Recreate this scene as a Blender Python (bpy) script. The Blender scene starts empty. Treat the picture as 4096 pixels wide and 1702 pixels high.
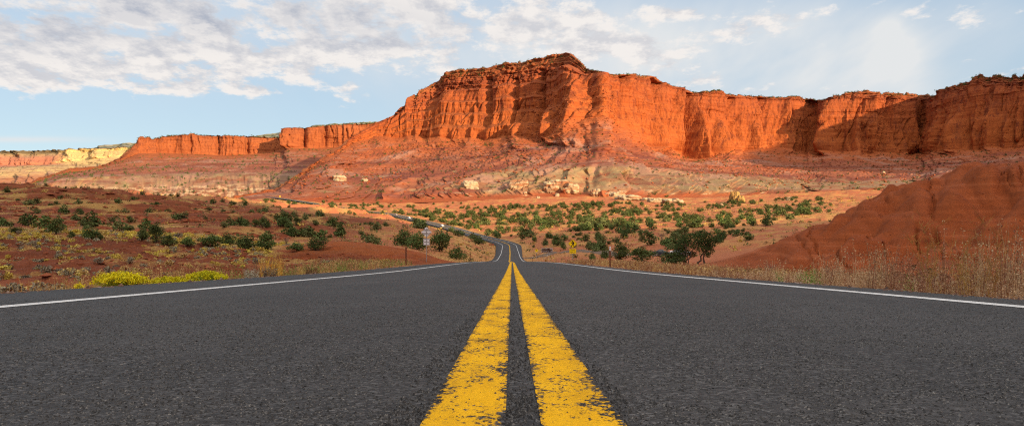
import bpy, bmesh, math, random
import numpy as np
from mathutils import Vector, Matrix

rng = np.random.default_rng(7)
random.seed(7)
C = bpy.context.scene.collection
SC = bpy.context.scene
F = 3000.0          # focal length in photo pixels (photo 4096 x 1702)
UC, YH = 2048.0, 900.0   # principal column, horizon row
R = math.radians

# ------------------------------------------------------------------ noise
_gt = np.random.default_rng(99).uniform(0, 2 * math.pi, 65536)
_GX = np.cos(_gt).astype(np.float32); _GY = np.sin(_gt).astype(np.float32)
def perlin(x, y, seed=0):
    x = np.asarray(x, np.float64); y = np.asarray(y, np.float64)
    x, y = np.broadcast_arrays(x, y)
    ix = np.floor(x); iy = np.floor(y)
    fx = (x - ix).astype(np.float32); fy = (y - iy).astype(np.float32)
    ix = (ix.astype(np.int32) + seed * 37) & 255; iy = (iy.astype(np.int32) + seed * 91) & 255
    ux = fx * fx * fx * (fx * (fx * 6 - 15) + 10); uy = fy * fy * fy * (fy * (fy * 6 - 15) + 10)
    i1 = (ix + 1) & 255; r0 = iy << 8; r1 = ((iy + 1) & 255) << 8
    def g(k, dx, dy): return _GX[k] * (fx - dx) + _GY[k] * (fy - dy)
    a = g(r0 + ix, 0, 0); b = g(r0 + i1, 1, 0); c = g(r1 + ix, 0, 1); d = g(r1 + i1, 1, 1)
    p = a + (b - a) * ux
    return (p + ((c + (d - c) * ux) - p) * uy) * 1.5

_JX, _JY, _JR = [np.random.default_rng(k).uniform(0, 1, 65536).astype(np.float32) for k in (1, 2, 3)]
def worley(x, y, seed=0):
    """distance to the nearest cell border (about 0 to .5) and the cell's own random number"""
    x, y = np.broadcast_arrays(np.asarray(x, float), np.asarray(y, float))
    ix = np.floor(x).astype(np.int32); iy = np.floor(y).astype(np.int32)
    fx = (x - ix).astype(np.float32); fy = (y - iy).astype(np.float32)
    d1 = np.full(x.shape, 9., np.float32); d2 = d1.copy(); rid = np.zeros(x.shape, np.float32)
    for a in (-1, 0, 1):
        for b in (-1, 0, 1):
            k = (((iy + b + seed * 91) & 255) << 8) + ((ix + a + seed * 37) & 255)
            d = np.hypot(a + _JX[k] - fx, b + _JY[k] - fy)
            near = d < d1
            d2 = np.where(near, d1, np.minimum(d2, d)); rid = np.where(near, _JR[k], rid); d1 = np.where(near, d, d1)
    return d2 - d1, rid

def fbm(x, y, seed=0, octv=4, gain=0.5):
    s = 0; a = 1.0; n = 0
    for i in range(octv):
        s = s + a * perlin(x * 2.0 ** i + 17.3 * i, y * 2.0 ** i - 9.1 * i, seed + i * 31); n += a; a *= gain
    return s / n

def ridged(x, y, seed=0, octv=3, gain=0.5):
    s = 0; a = 1.0; n = 0
    for i in range(octv):
        s = s + a * (1 - 2 * np.abs(perlin(x * 2.0 ** i + 5.7 * i, y * 2.0 ** i + 3.3 * i, seed + i * 57))); n += a; a *= gain
    return s / n

def sstep(a, b, x):
    t = np.clip((np.asarray(x, float) - a) / (b - a), 0, 1)
    return t * t * (3 - 2 * t)

def ip(x, pts):
    p = np.array(pts, float)
    return np.interp(x, p[:, 0], p[:, 1])

def smooth1(a, k):
    if k < 1: return a
    w = np.exp(-0.5 * (np.arange(-3 * k, 3 * k + 1) / k) ** 2); w /= w.sum()
    return np.convolve(np.pad(a, 3 * k, mode='edge'), w, 'valid')

# ------------------------------------------------------------------ object helpers
def setp(o, label=None, cat=None, group=None, kind=None):
    if label: o['label'] = label
    if cat: o['category'] = cat
    if group: o['group'] = group
    if kind: o['kind'] = kind
    return o

def link(name, me, mat=None, parent=None):
    o = bpy.data.objects.new(name, me); C.objects.link(o)
    if mat is not None:
        for m in (mat if isinstance(mat, (list, tuple)) else [mat]): me.materials.append(m)
    if parent is not None: o.parent = parent
    return o

def empty(name, loc, rz=0.0):
    o = bpy.data.objects.new(name, None); C.objects.link(o)
    o.location = loc; o.rotation_euler = (0, 0, rz); o.empty_display_size = 0.2
    return o

def mesh_np(name, V, Q, smooth=True):
    """V (n,3), Q (m,k) with k = 3 or 4"""
    me = bpy.data.meshes.new(name)
    V = np.ascontiguousarray(V, np.float32); Q = np.ascontiguousarray(Q, np.int32)
    k = Q.shape[1]
    me.vertices.add(len(V)); me.vertices.foreach_set('co', V.ravel())
    me.loops.add(Q.size); me.loops.foreach_set('vertex_index', Q.ravel())
    me.polygons.add(len(Q)); me.polygons.foreach_set('loop_start', np.arange(0, Q.size, k, dtype=np.int32))
    try: me.polygons.foreach_set('loop_total', np.full(len(Q), k, np.int32))
    except Exception: pass
    me.polygons.foreach_set('use_smooth', np.full(len(Q), smooth, bool))
    me.update(calc_edges=True)
    return me

def grid_quads(nr, nc):
    i = np.arange((nr - 1) * (nc - 1)); r = i // (nc - 1); c = i % (nc - 1)
    a = r * nc + c
    return np.stack([a, a + 1, a + nc + 1, a + nc], 1)

def fattr(me, name, vals):
    a = me.attributes.new(name, 'FLOAT', 'POINT'); a.data.foreach_set('value', np.ascontiguousarray(vals, np.float32).ravel())

def poly_mats(me, idx):
    me.polygons.foreach_set('material_index', np.ascontiguousarray(idx, np.int32))

# ------------------------------------------------------------------ node helpers
class NT:
    def __init__(self, nt): self.nt = nt; self.n = nt.nodes; self.l = nt.links
    def new(self, t, **kw):
        n = self.n.new(t)
        for k, v in kw.items(): setattr(n, k, v)
        return n
    def put(self, sock, v):
        if isinstance(v, bpy.types.NodeSocket): self.l.new(v, sock)
        elif isinstance(v, (tuple, list)): sock.default_value = tuple(v) if len(v) == len(sock.default_value) else tuple(v) + (1.0,)
        elif v is not None: sock.default_value = v
    def m(self, op, a, b=None, c=None, clamp=False):
        n = self.new('ShaderNodeMath', operation=op); n.use_clamp = clamp
        self.put(n.inputs[0], a)
        if b is not None: self.put(n.inputs[1], b)
        if c is not None: self.put(n.inputs[2], c)
        return n.outputs[0]
    def mix(self, fac, a, b, blend='MIX'):
        n = self.new('ShaderNodeMix', data_type='RGBA', blend_type=blend)
        self.put(n.inputs[0], fac); self.put(n.inputs[6], a); self.put(n.inputs[7], b)
        return n.outputs[2]
    def noise(self, vec, scale, detail=4.0, rough=0.55, dist=0.0, out=0):
        n = self.new('ShaderNodeTexNoise')
        if vec is not None: self.l.new(vec, n.inputs['Vector'])
        n.inputs['Scale'].default_value = scale; n.inputs['Detail'].default_value = detail
        n.inputs['Roughness'].default_value = rough; n.inputs['Distortion'].default_value = dist
        return n.outputs[out]
    def voro(self, vec, scale, feature='F1', out=0, rand=1.0):
        n = self.new('ShaderNodeTexVoronoi', feature=feature)
        if vec is not None: self.l.new(vec, n.inputs['Vector'])
        n.inputs['Scale'].default_value = scale; n.inputs['Randomness'].default_value = rand
        return n.outputs[out]
    def ramp(self, fac, stops, interp='LINEAR'):
        n = self.new('ShaderNodeValToRGB'); cr = n.color_ramp; cr.interpolation = interp
        while len(cr.elements) > 1: cr.elements.remove(cr.elements[-1])
        for i, (p, c) in enumerate(stops):
            e = cr.elements[0] if i == 0 else cr.elements.new(p)
            e.position = p; e.color = tuple(c) + (1.0,) if len(c) == 3 else c
        self.put(n.inputs[0], fac)
        return n.outputs[0]
    def maprange(self, v, a, b, c=0.0, d=1.0, smooth=False):
        n = self.new('ShaderNodeMapRange'); n.clamp = True
        if smooth: n.interpolation_type = 'SMOOTHSTEP'
        self.put(n.inputs[0], v)
        for i, x in enumerate((a, b, c, d)): self.put(n.inputs[1 + i], x)
        return n.outputs[0]
    def attr(self, name, out='Fac'):
        n = self.new('ShaderNodeAttribute'); n.attribute_name = name; return n.outputs[out]
    def mapping(self, vec, scale=(1, 1, 1), loc=(0, 0, 0), rot=(0, 0, 0)):
        n = self.new('ShaderNodeMapping'); self.l.new(vec, n.inputs[0])
        n.inputs['Scale'].default_value = scale; n.inputs['Location'].default_value = loc; n.inputs['Rotation'].default_value = rot
        return n.outputs[0]
    def bump(self, h, strength=0.5, dist=0.1, normal=None):
        n = self.new('ShaderNodeBump'); n.inputs['Strength'].default_value = strength; n.inputs['Distance'].default_value = dist
        self.l.new(h, n.inputs['Height'])
        if normal is not None: self.l.new(normal, n.inputs['Normal'])
        return n.outputs[0]

def material(name, rough=0.9, spec=0.2):
    m = bpy.data.materials.new(name); m.use_nodes = True
    t = NT(m.node_tree); b = m.node_tree.nodes['Principled BSDF']
    b.inputs['Roughness'].default_value = rough
    b.inputs['Specular IOR Level'].default_value = spec
    return m, t, b

def pos(t): return t.new('ShaderNodeNewGeometry').outputs['Position']
def objco(t): return t.new('ShaderNodeTexCoord').outputs['Object']

def simple_mat(name, col, rough=0.6, spec=0.3, var=0.12, scale=12.0, metal=0.0, objrand=0.0):
    m, t, b = material(name, rough, spec)
    n = t.noise(objco(t), scale, 3)
    c1 = tuple(max(0, x * (1 - var)) for x in col); c2 = tuple(min(1, x * (1 + var)) for x in col)
    col_ = t.mix(n, c1, c2)
    if objrand:
        rr = t.new('ShaderNodeObjectInfo').outputs['Random']
        h = t.new('ShaderNodeHueSaturation'); t.l.new(col_, h.inputs['Color'])
        t.l.new(t.maprange(rr, 0, 1, 1 - objrand, 1 + objrand), h.inputs['Value'])
        t.l.new(t.maprange(rr, 0, 1, 0.5 - objrand * 0.08, 0.5 + objrand * 0.08), h.inputs['Hue'])
        col_ = h.outputs[0]
    t.l.new(col_, b.inputs['Base Color']); b.inputs['Metallic'].default_value = metal
    return m

# ------------------------------------------------------------------ road axis
RY = np.array([-40, 0, 12.9, 17, 24, 33, 47, 63, 90, 110, 140, 180, 218, 260, 300, 340, 393, 430, 480, 560, 650, 690, 740, 800, 870, 950, 1010], float)
RX = np.array([0, 0, 0, 0, 0, 0, 0, 0, -.2, -.3, -.5, -.7, -.7, -.8, -.8, -1.0, -1.4, -5.5, -20, -48.5, -86.7, -103.5, -127, -160, -205, -276, -330], float)
RV = np.array([0, 0, 1119.5, 1101.5, 1083, 1068, 1056, 1050, 1046.5, 1045, 1045.5, 1044, 1039, 1027, 1014, 1000, 981, 967, 946, 907, 875, 863, 851, 843, 826, 800, 785], float)
RZ = (YH - RV) * RY / F
RZ[0] = -.32 + .0487 * 40; RZ[1] = -.32
_ry = np.arange(-40, 1010.5, 0.5)
def _pchip(x, y, xi):
    h = np.diff(x); d = np.diff(y) / h
    m = np.zeros_like(y); m[0] = d[0]; m[-1] = d[-1]
    for i in range(1, len(y) - 1):
        if d[i - 1] * d[i] > 0:
            w1 = 2 * h[i] + h[i - 1]; w2 = h[i] + 2 * h[i - 1]
            m[i] = (w1 + w2) / (w1 / d[i - 1] + w2 / d[i])
    k = np.clip(np.searchsorted(x, xi) - 1, 0, len(h) - 1); t = (xi - x[k]) / h[k]
    return (y[k] * (1 + 2 * t) * (1 - t) ** 2 + h[k] * m[k] * t * (1 - t) ** 2 + y[k + 1] * t * t * (3 - 2 * t) + h[k] * m[k + 1] * t * t * (t - 1))
_rx = smooth1(_pchip(RY, RX, _ry), 14); _rz = _pchip(RY, RZ, _ry)
_far = smooth1(_rz, 10); _w = sstep(100, 140, _ry); _near = smooth1(_rz, 3)
_rz = _near * (1 - _w) + _far * _w
def road_x(y): return np.interp(y, _ry, _rx)
def road_z(y): return np.interp(y, _ry, _rz)
_rh = np.gradient(_rx, _ry)
def road_c(y): return 1 / np.sqrt(1 + np.interp(y, _ry, _rh) ** 2)

# ------------------------------------------------------------------ terrain height
TU = np.array([-1500, -500, 0, 400, 800, 1100, 1350, 1600, 1800, 1950, 2040, 2150, 2300, 2500, 2700, 2900, 3100, 3300, 3500, 3700, 3900, 4100, 4500, 5500], float)
TD = {
 8:   [1290]*6 + [1270, 1250, 1225, 1190, 1166, 1190, 1225, 1260, 1270] + [1275]*9,
 12:  [1235]*5 + [1225, 1200, 1175, 1150, 1130, 1126, 1130, 1150, 1185, 1215] + [1240]*9,
 20:  [1205]*5 + [1190, 1160, 1130, 1110, 1098, 1096, 1098, 1105, 1118, 1140, 1150] + [1155]*8,
 30:  [1160, 1160, 1150, 1148, 1150, 1140, 1115, 1095, 1082, 1077, 1077, 1077, 1082, 1095, 1110, 1118] + [1120]*8,
 50:  [1060, 1060, 1062, 1065, 1080, 1088, 1082, 1070, 1062, 1060, 1060, 1060, 1062, 1072, 1082, 1090, 1094, 1094, 1094, 1094, 1096, 1098, 1098, 1098],
 70:  [985, 992, 996, 1000, 1014, 1058, 1056, 1054, 1053, 1051, 1050, 1050, 1053, 1062, 1074, 1080, 1080, 1072, 1060, 1050, 1045, 1040, 1030, 1010],
 90:  [925, 940, 945, 950, 966, 1026, 1012, 1034, 1049, 1047, 1046, 1046, 1050, 1056, 1068, 1068, 1045, 985, 930, 890, 855, 825, 795, 760],
 110: [905, 925, 928, 936, 952, 990, 960, 990, 1042, 1045, 1044.5, 1045, 1047, 1052, 1064, 1046, 966, 862, 760, 686, 636, 606, 560, 500],
 140: [900, 918, 924, 932, 946, 984, 985, 1006, 1040, 1047, 1047, 1047, 1040, 1038, 1040, 1034, 990, 890, 790, 715, 670, 645, 600, 545],
 180: [880, 898, 906, 916, 926, 952, 966, 986, 1024, 1043, 1044.5, 1040, 1030, 1020, 1016, 1008, 988, 960, 945, 935, 925, 915, 900, 880],
 218: [860, 876, 884, 894, 905, 930, 945, 966, 1004, 1031, 1039, 1034, 1016, 1002, 994, 978, 958, 940, 932, 928, 922, 915, 905, 890],
 300: [815, 828, 838, 850, 870, 895, 911, 930, 962, 998, 1014, 1004, 985, 970, 960, 946, 926, 912, 904, 898, 890, 880, 870, 860],
 400: [775, 780, 786, 802, 836, 868, 892, 914, 942, 968, 978, 965, 946, 934, 926, 913, 896, 882, 874, 866, 858, 850, 840, 830],
 470: [745, 745, 750, 768, 808, 848, 874, 902, 935, 956, 950, 934, 922, 912, 906, 894, 878, 864, 855, 848, 840, 832, 820, 810],
 560: [755, 755, 760, 768, 800, 830, 850, 886, 918, 926, 918, 908, 899, 890, 884, 873, 860, 848, 838, 830, 820, 812, 800, 790],
 650: [760, 760, 764, 770, 796, 816, 834, 872, 887, 896, 890, 884, 875, 868, 864, 855, 844, 831, 821, 813, 804, 796, 785, 775],
 740: [765, 765, 768, 772, 800, 828, 844, 862, 874, 874, 868, 860, 852, 848, 846, 838, 828, 814, 804, 796, 790, 780, 770, 760],
 900: [772, 772, 774, 776, 796, 815, 828, 832, 832, 828, 822, 816, 812, 812, 814, 808, 800, 788, 780, 772, 766, 760, 750, 740],
 1050:[778, 778, 780, 782, 790, 800, 806, 806, 800, 794, 788, 784, 782, 786, 790, 784, 776, 766, 758, 750, 746, 742, 735, 730],
 1400:[790]*10 + [800]*14,
}
_td = np.array(sorted(TD)); _tu = np.linspace(-1500, 5500, 701)
_ld = np.linspace(math.log(8), math.log(1400), 500)
_tab = np.zeros((len(_tu), len(_ld)))
_zst = np.stack([smooth1(np.interp(_tu, TU, np.array(TD[k], float)), 6) for k in _td], 1)   # v
_zst = (YH - _zst) * _td[None, :] / F
for i in range(len(_tu)):
    _tab[i] = _pchip(np.log(_td.astype(float)), _zst[i], _ld)

def table_z(x, y):
    d = np.clip(y, 8, 1400); u = np.clip(UC + F * x / d, -1500, 5500)
    fi = (u + 1500) / 10.0; fj = (np.log(d) - _ld[0]) / (_ld[1] - _ld[0])
    i = np.clip(fi.astype(int), 0, len(_tu) - 2); j = np.clip(fj.astype(int), 0, len(_ld) - 2)
    a = fi - i; b = fj - j
    return (_tab[i, j] * (1 - a) + _tab[i + 1, j] * a) * (1 - b) + (_tab[i, j + 1] * (1 - a) + _tab[i + 1, j + 1] * a) * b

def height(x, y, want=False):
    x = np.asarray(x, float); y = np.asarray(y, float)
    z = table_z(x, y)
    near = -.32 - .0487 * y - .85 * sstep(5.0, 8.5, np.abs(x))
    w = sstep(9, 20, y); z = near * (1 - w) + z * w
    u = UC + F * x / np.maximum(y, 5)
    # right red hill: rounded spurs and rills
    hill = sstep(2900, 3350, u) * sstep(62, 84, y) * (1 - sstep(150, 200, y))
    along = (x * .55 + y * .83); across = (x * .83 - y * .55)
    wx = 4 * fbm(x / 16, y / 16, 41, 2)
    spur = -ridged((across + wx) / 9.5, (along - .6 * wx) / 30, 11, 2, .5)
    z = z + hill * (3.1 * spur + .5 * -ridged((across + wx) / 4.1, along / 11, 12, 1) + .1 + .22 * fbm(x / 2.2, y / 2.2, 5, 3))
    rill = 1 - np.clip(np.abs(perlin(x / (y + 25) * 36 + wx * .12 + .25 * fbm(x / 3, y / 3, 78, 2), y / 40, 77)) / .085, 0, 1)
    rmask = sstep(-.3, .05, fbm(x / 9, y / 9, 63, 2))
    z = z - hill * rill * rmask * 1.0
    led = np.abs((z + .5 * fbm(x / 15, y / 15, 8, 2)) % 4.2 - 2.1)
    z = z - hill * .3 * np.clip(1 - led / .12, 0, 1) * sstep(-.1, .2, fbm(x / 14, y / 30, 91, 2))
    # left foreground slope: rocky ledges
    lf = sstep(-4.5, -11, x) * sstep(20, 40, y) * (1 - sstep(88, 118, y))
    zz = z + .5 * fbm(x / 9, y / 9, 3, 3)
    st = .55; q = zz / st; fr = q - np.floor(q)
    terr = (np.floor(q) + sstep(.25, .62, fr)) * st - zz
    z = z + lf * (terr * 1.25 + .42 * fbm(x / 3.2, y / 3.2, 9, 4) + .10 * np.round(3 * fbm(x / 1.6, y / 1.1, 15, 2)))
    # left middle distance: broken red ledges
    lm = sstep(0, -40, x + .12 * y) * sstep(150, 190, y) * (1 - sstep(700, 850, y))
    zz = z + 2.0 * fbm(x / 60, y / 45, 13, 4)
    st = 4.2; q = zz / st; fr = q - np.floor(q)
    terr = (np.floor(q) + sstep(.15, .42, fr)) * st - zz
    lmask = sstep(-.15, .2, fbm(x / 90, y / 60, 17, 3))
    z = z + lm * (2.0 * fbm(x / 60, y / 45, 13, 4) * .8 + terr * 1.3 * lmask + .8 * fbm(x / 12, y / 12, 19, 3))
    # valley: hummocks
    vr = (1 - lm) * sstep(150, 260, y) * (1 - sstep(980, 1150, y))
    hum = ridged(x / 46 + .4 * fbm(x / 60, y / 60, 2, 2), y / 40, 23, 3, .5)
    z = z + vr * (2.3 * hum + .5 * fbm(x / 14, y / 14, 29, 3) - .9)
    z = z + sstep(22, 60, y) * .12 * fbm(x / 1.7, y / 1.7, 31, 3)
    # a bank with an undercut ledge to the right of the big tree
    bank = np.exp(-((u - 2960) / 190) ** 2) * np.exp(-((y - 205) / 10.0) ** 2)
    z = z - 2.2 * bank
    # roads cut in
    yy = np.clip(y, -40, 1005)
    dist = np.abs(x - road_x(yy)) * road_c(yy)
    inner = np.where(y < 120, np.where(x > 0, 4.4, 5.4), 5.4 + 2.2 * sstep(230, 420, y))
    outw = np.where(y < 60, 4.0, 6 + .018 * np.maximum(y, 0))
    k = (1 - sstep(inner, inner + outw, dist)) * (1 - sstep(985, 1005, y))
    bed = road_z(yy) - np.where(y < 60, .16, .25 + .0006 * np.maximum(y, 0))
    z = z * (1 - k) + bed * k
    # far-road cover: keep the ground over the hidden stretch
    if want:
        return z, dict(hill=hill, lf=lf, lm=lm, vr=vr, dist=dist - inner, u=u, hum=hum)
    return z

def hz(x, y): return float(height(np.array([x]), np.array([y]))[0])
def at(u, d, dz=0.0):
    """point on the ground seen in photo column u at depth d"""
    x = (u - UC) / F * d
    return (x, d, hz(x, d) + dz)

# ------------------------------------------------------------------ ground sheet
def build_ground():
    core = np.linspace(-.74, .74, 960)
    s = np.concatenate([np.linspace(-1.6, -.75, 50), core, np.linspace(.75, 1.6, 50)])
    lr = np.arange(math.log(5.0), math.log(1420), .0066)
    y = np.exp(lr) - 20
    X = s[None, :] * (y[:, None] + 20); Y = np.repeat(y[:, None], len(s), 1)
    Z, k = height(X, Y, True)
    V = np.stack([X, Y, Z], -1).reshape(-1, 3)
    me = mesh_np('ground', V, grid_quads(*X.shape))
    # masks: dry grass, pale sand, verge
    g1 = fbm(X / 30, Y / 22, 101, 4); g2 = fbm(X / 6, Y / 5, 103, 3)
    grass = sstep(.05, .3, .6 * g1 + .5 * g2 + .25 * k['hum'] - .05) * k['vr'] * .72
    flat = k['lf'] * 0 + sstep(-4, -9, X) * sstep(78, 96, Y) * (1 - sstep(150, 185, Y))
    grass = np.maximum(grass, flat * sstep(-.25, .15, g1 * .6 + g2) * .85)
    grass = np.maximum(grass, k['lf'] * .6 * sstep(.1, .35, g2 + .4 * g1))
    meadow = np.exp(-((k['u'] - 1880) / 120) ** 2) * sstep(140, 170, Y) * (1 - sstep(400, 520, Y))
    grass = np.maximum(grass, meadow * sstep(-.3, .1, g2))
    mr = sstep(2850, 3000, k['u']) * np.exp(-((Y - 470) / 45) ** 2) + np.exp(-((k['u'] - 2600) / 420) ** 2) * np.exp(-((Y - 395) / 16) ** 2)
    grass = np.maximum(grass, np.clip(mr, 0, 1) * sstep(-.4, .1, g2) )
    verge = (1 - sstep(0.0, 3.5 + .01 * Y, k['dist'])) * sstep(-20, 5, Y)
    grass = np.maximum(grass, verge * sstep(-.5, .0, g2) * .8)
    lmg = k['lm'] * sstep(.0, .3, g1 + .3 * g2) * .75
    grass = np.maximum(grass, lmg)
    grass = np.clip(grass * (1 - k['hill']), 0, 1)
    mound = sstep(1080, 1180, k['u']) * (1 - sstep(1800, 1900, k['u'])) * sstep(72, 84, Y) * (1 - sstep(122, 135, Y))
    grass = grass * (1 - .9 * mound); fattr(me, 'grass', grass); fattr(me, 'hill', np.clip(k['hill'] + .95 * mound + sstep(2750, 3000, k['u']) * sstep(24, 34, Y) * (1 - sstep(100, 130, Y)), 0, 1))
    red = sstep(760, 980, Y) * sstep(-.2, .2, g1) ; fattr(me, 'bright', red)
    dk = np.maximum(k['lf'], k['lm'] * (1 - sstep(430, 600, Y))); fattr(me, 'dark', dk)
    m, t, b = material('desert_soil', .95, .1)
    p = pos(t)
    n_big = t.noise(p, .05, 4); n_mid = t.noise(p, .6, 5, .6); n_fin = t.noise(p, 5.0, 4, .6)
    soil = t.mix(n_big, SOIL_A, SOIL_B)
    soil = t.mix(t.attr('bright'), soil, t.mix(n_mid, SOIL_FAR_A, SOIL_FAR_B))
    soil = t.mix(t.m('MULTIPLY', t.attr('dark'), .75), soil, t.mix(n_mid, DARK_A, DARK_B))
    soil = t.mix(t.attr('hill'), soil, t.mix(t.noise(p, .35, 5, .6), HILL_A, HILL_B))
    zs = t.noise(t.mapping(p, (.03, .03, 1.5)), 1.0, 4, .6)
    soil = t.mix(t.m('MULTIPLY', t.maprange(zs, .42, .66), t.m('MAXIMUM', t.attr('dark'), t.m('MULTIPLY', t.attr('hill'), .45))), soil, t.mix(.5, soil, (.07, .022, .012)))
    soil = t.mix(t.m('MULTIPLY', t.maprange(zs, .44, .30), .35), soil, t.mix(.5, soil, (.60, .24, .12)))
    soil = t.mix(t.maprange(n_mid, .55, .75), soil, t.mix(.35, soil, (.02, .01, .008)))
    gr = t.mix(n_mid, GRASS_A, GRASS_B)
    gf = t.m('MULTIPLY', t.attr('grass'), t.maprange(n_fin, .32, .62), clamp=True)
    col = t.mix(gf, soil, gr)
    # stones
    vd = t.voro(p, 1.6); col = t.mix(t.m('MULTIPLY', t.maprange(vd, .16, .1), .35), col, (.42, .2, .12))
    t.l.new(col, b.inputs['Base Color'])
    hgt = t.m('ADD', t.m('MULTIPLY', n_mid, 1.0), t.m('MULTIPLY', n_fin, .35))
    t.l.new(t.bump(hgt, .9, .45), b.inputs['Normal'])
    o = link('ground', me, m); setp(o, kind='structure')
    return o

SOIL_A, SOIL_B = (.34, .100, .042), (.45, .165, .080)
SOIL_FAR_A, SOIL_FAR_B = (.42, .100, .036), (.48, .165, .075)
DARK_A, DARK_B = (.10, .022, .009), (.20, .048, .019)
HILL_A, HILL_B = (.21, .046, .013), (.36, .088, .025)
GRASS_A, GRASS_B = (.46, .28, .07), (.58, .42, .14)

# ------------------------------------------------------------------ road
def ribbon(name, offs, y0, y1, step, dz, mat, edge_noise=0.0):
    ys = [y0]
    while ys[-1] < y1:
        ys.append(min(y1, ys[-1] + max(step, .004 * max(ys[-1], 0))))
    ys = np.array(ys); hx = np.interp(ys, _ry, _rh); nrm = 1 / np.sqrt(1 + hx * hx)
    nx, ny = nrm, -hx * nrm            # right-hand normal
    cx, cz = road_x(ys), road_z(ys)
    O = np.array(offs, float)[None, :] + np.zeros((len(ys), 1))
    if edge_noise:
        O[:, :2] += edge_noise * fbm(ys / .9, ys * 0 + 3, 55, 4)[:, None]
        O[:, -2:] += edge_noise * fbm(ys / .9, ys * 0 + 9, 56, 4)[:, None]
    X = cx[:, None] + nx[:, None] * O; Y = ys[:, None] + ny[:, None] * O
    Z = np.repeat(cz[:, None], O.shape[1], 1) + dz
    if edge_noise:
        wd = (1.9 * sstep(230, 420, ys))[:, None]; X[:, :2] -= wd * nx[:, None]; X[:, -2:] += wd * nx[:, None]; Y[:, :2] -= wd * ny[:, None]; Y[:, -2:] += wd * ny[:, None]
        Z[:, 0] -= .35; Z[:, -1] -= .35
    me = mesh_np(name, np.stack([X, Y, Z], -1).reshape(-1, 3), grid_quads(*X.shape), True)
    return setp(link(name, me, mat), kind='structure')

def asphalt_nodes(t):
    p = pos(t)
    flat = t.mapping(p, (1, 1, .02))
    v = t.voro(flat, 95.0); v2 = t.voro(flat, 95.0, out=1)
    n1 = t.noise(flat, 55, 5, .75); n2 = t.noise(flat, .7, 4, .6)
    n3 = t.noise(t.mapping(p, (1.2, .05, .02)), 1.0, 3)
    sep = t.new('ShaderNodeSeparateColor'); t.l.new(v2, sep.inputs[0])
    base = t.ramp(t.m('ADD', t.m('MULTIPLY', n1, .55), t.m('MULTIPLY', sep.outputs[0], .45)),
                  [(.24, (.008, .0075, .0075)), (.45, (.031, .029, .030)), (.66, (.078, .074, .074)), (.82, (.22, .21, .205))])
    base = t.mix(t.maprange(n2, .35, .7), base, t.mix(.5, base, (.085, .079, .077)))
    base = t.mix(t.m('MULTIPLY', t.maprange(n3, .4, .65), .35), base, (.034, .032, .032))
    h = t.m('ADD', t.m('MULTIPLY', v, -1.0), t.m('MULTIPLY', n1, .9))
    return p, base, h

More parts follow.
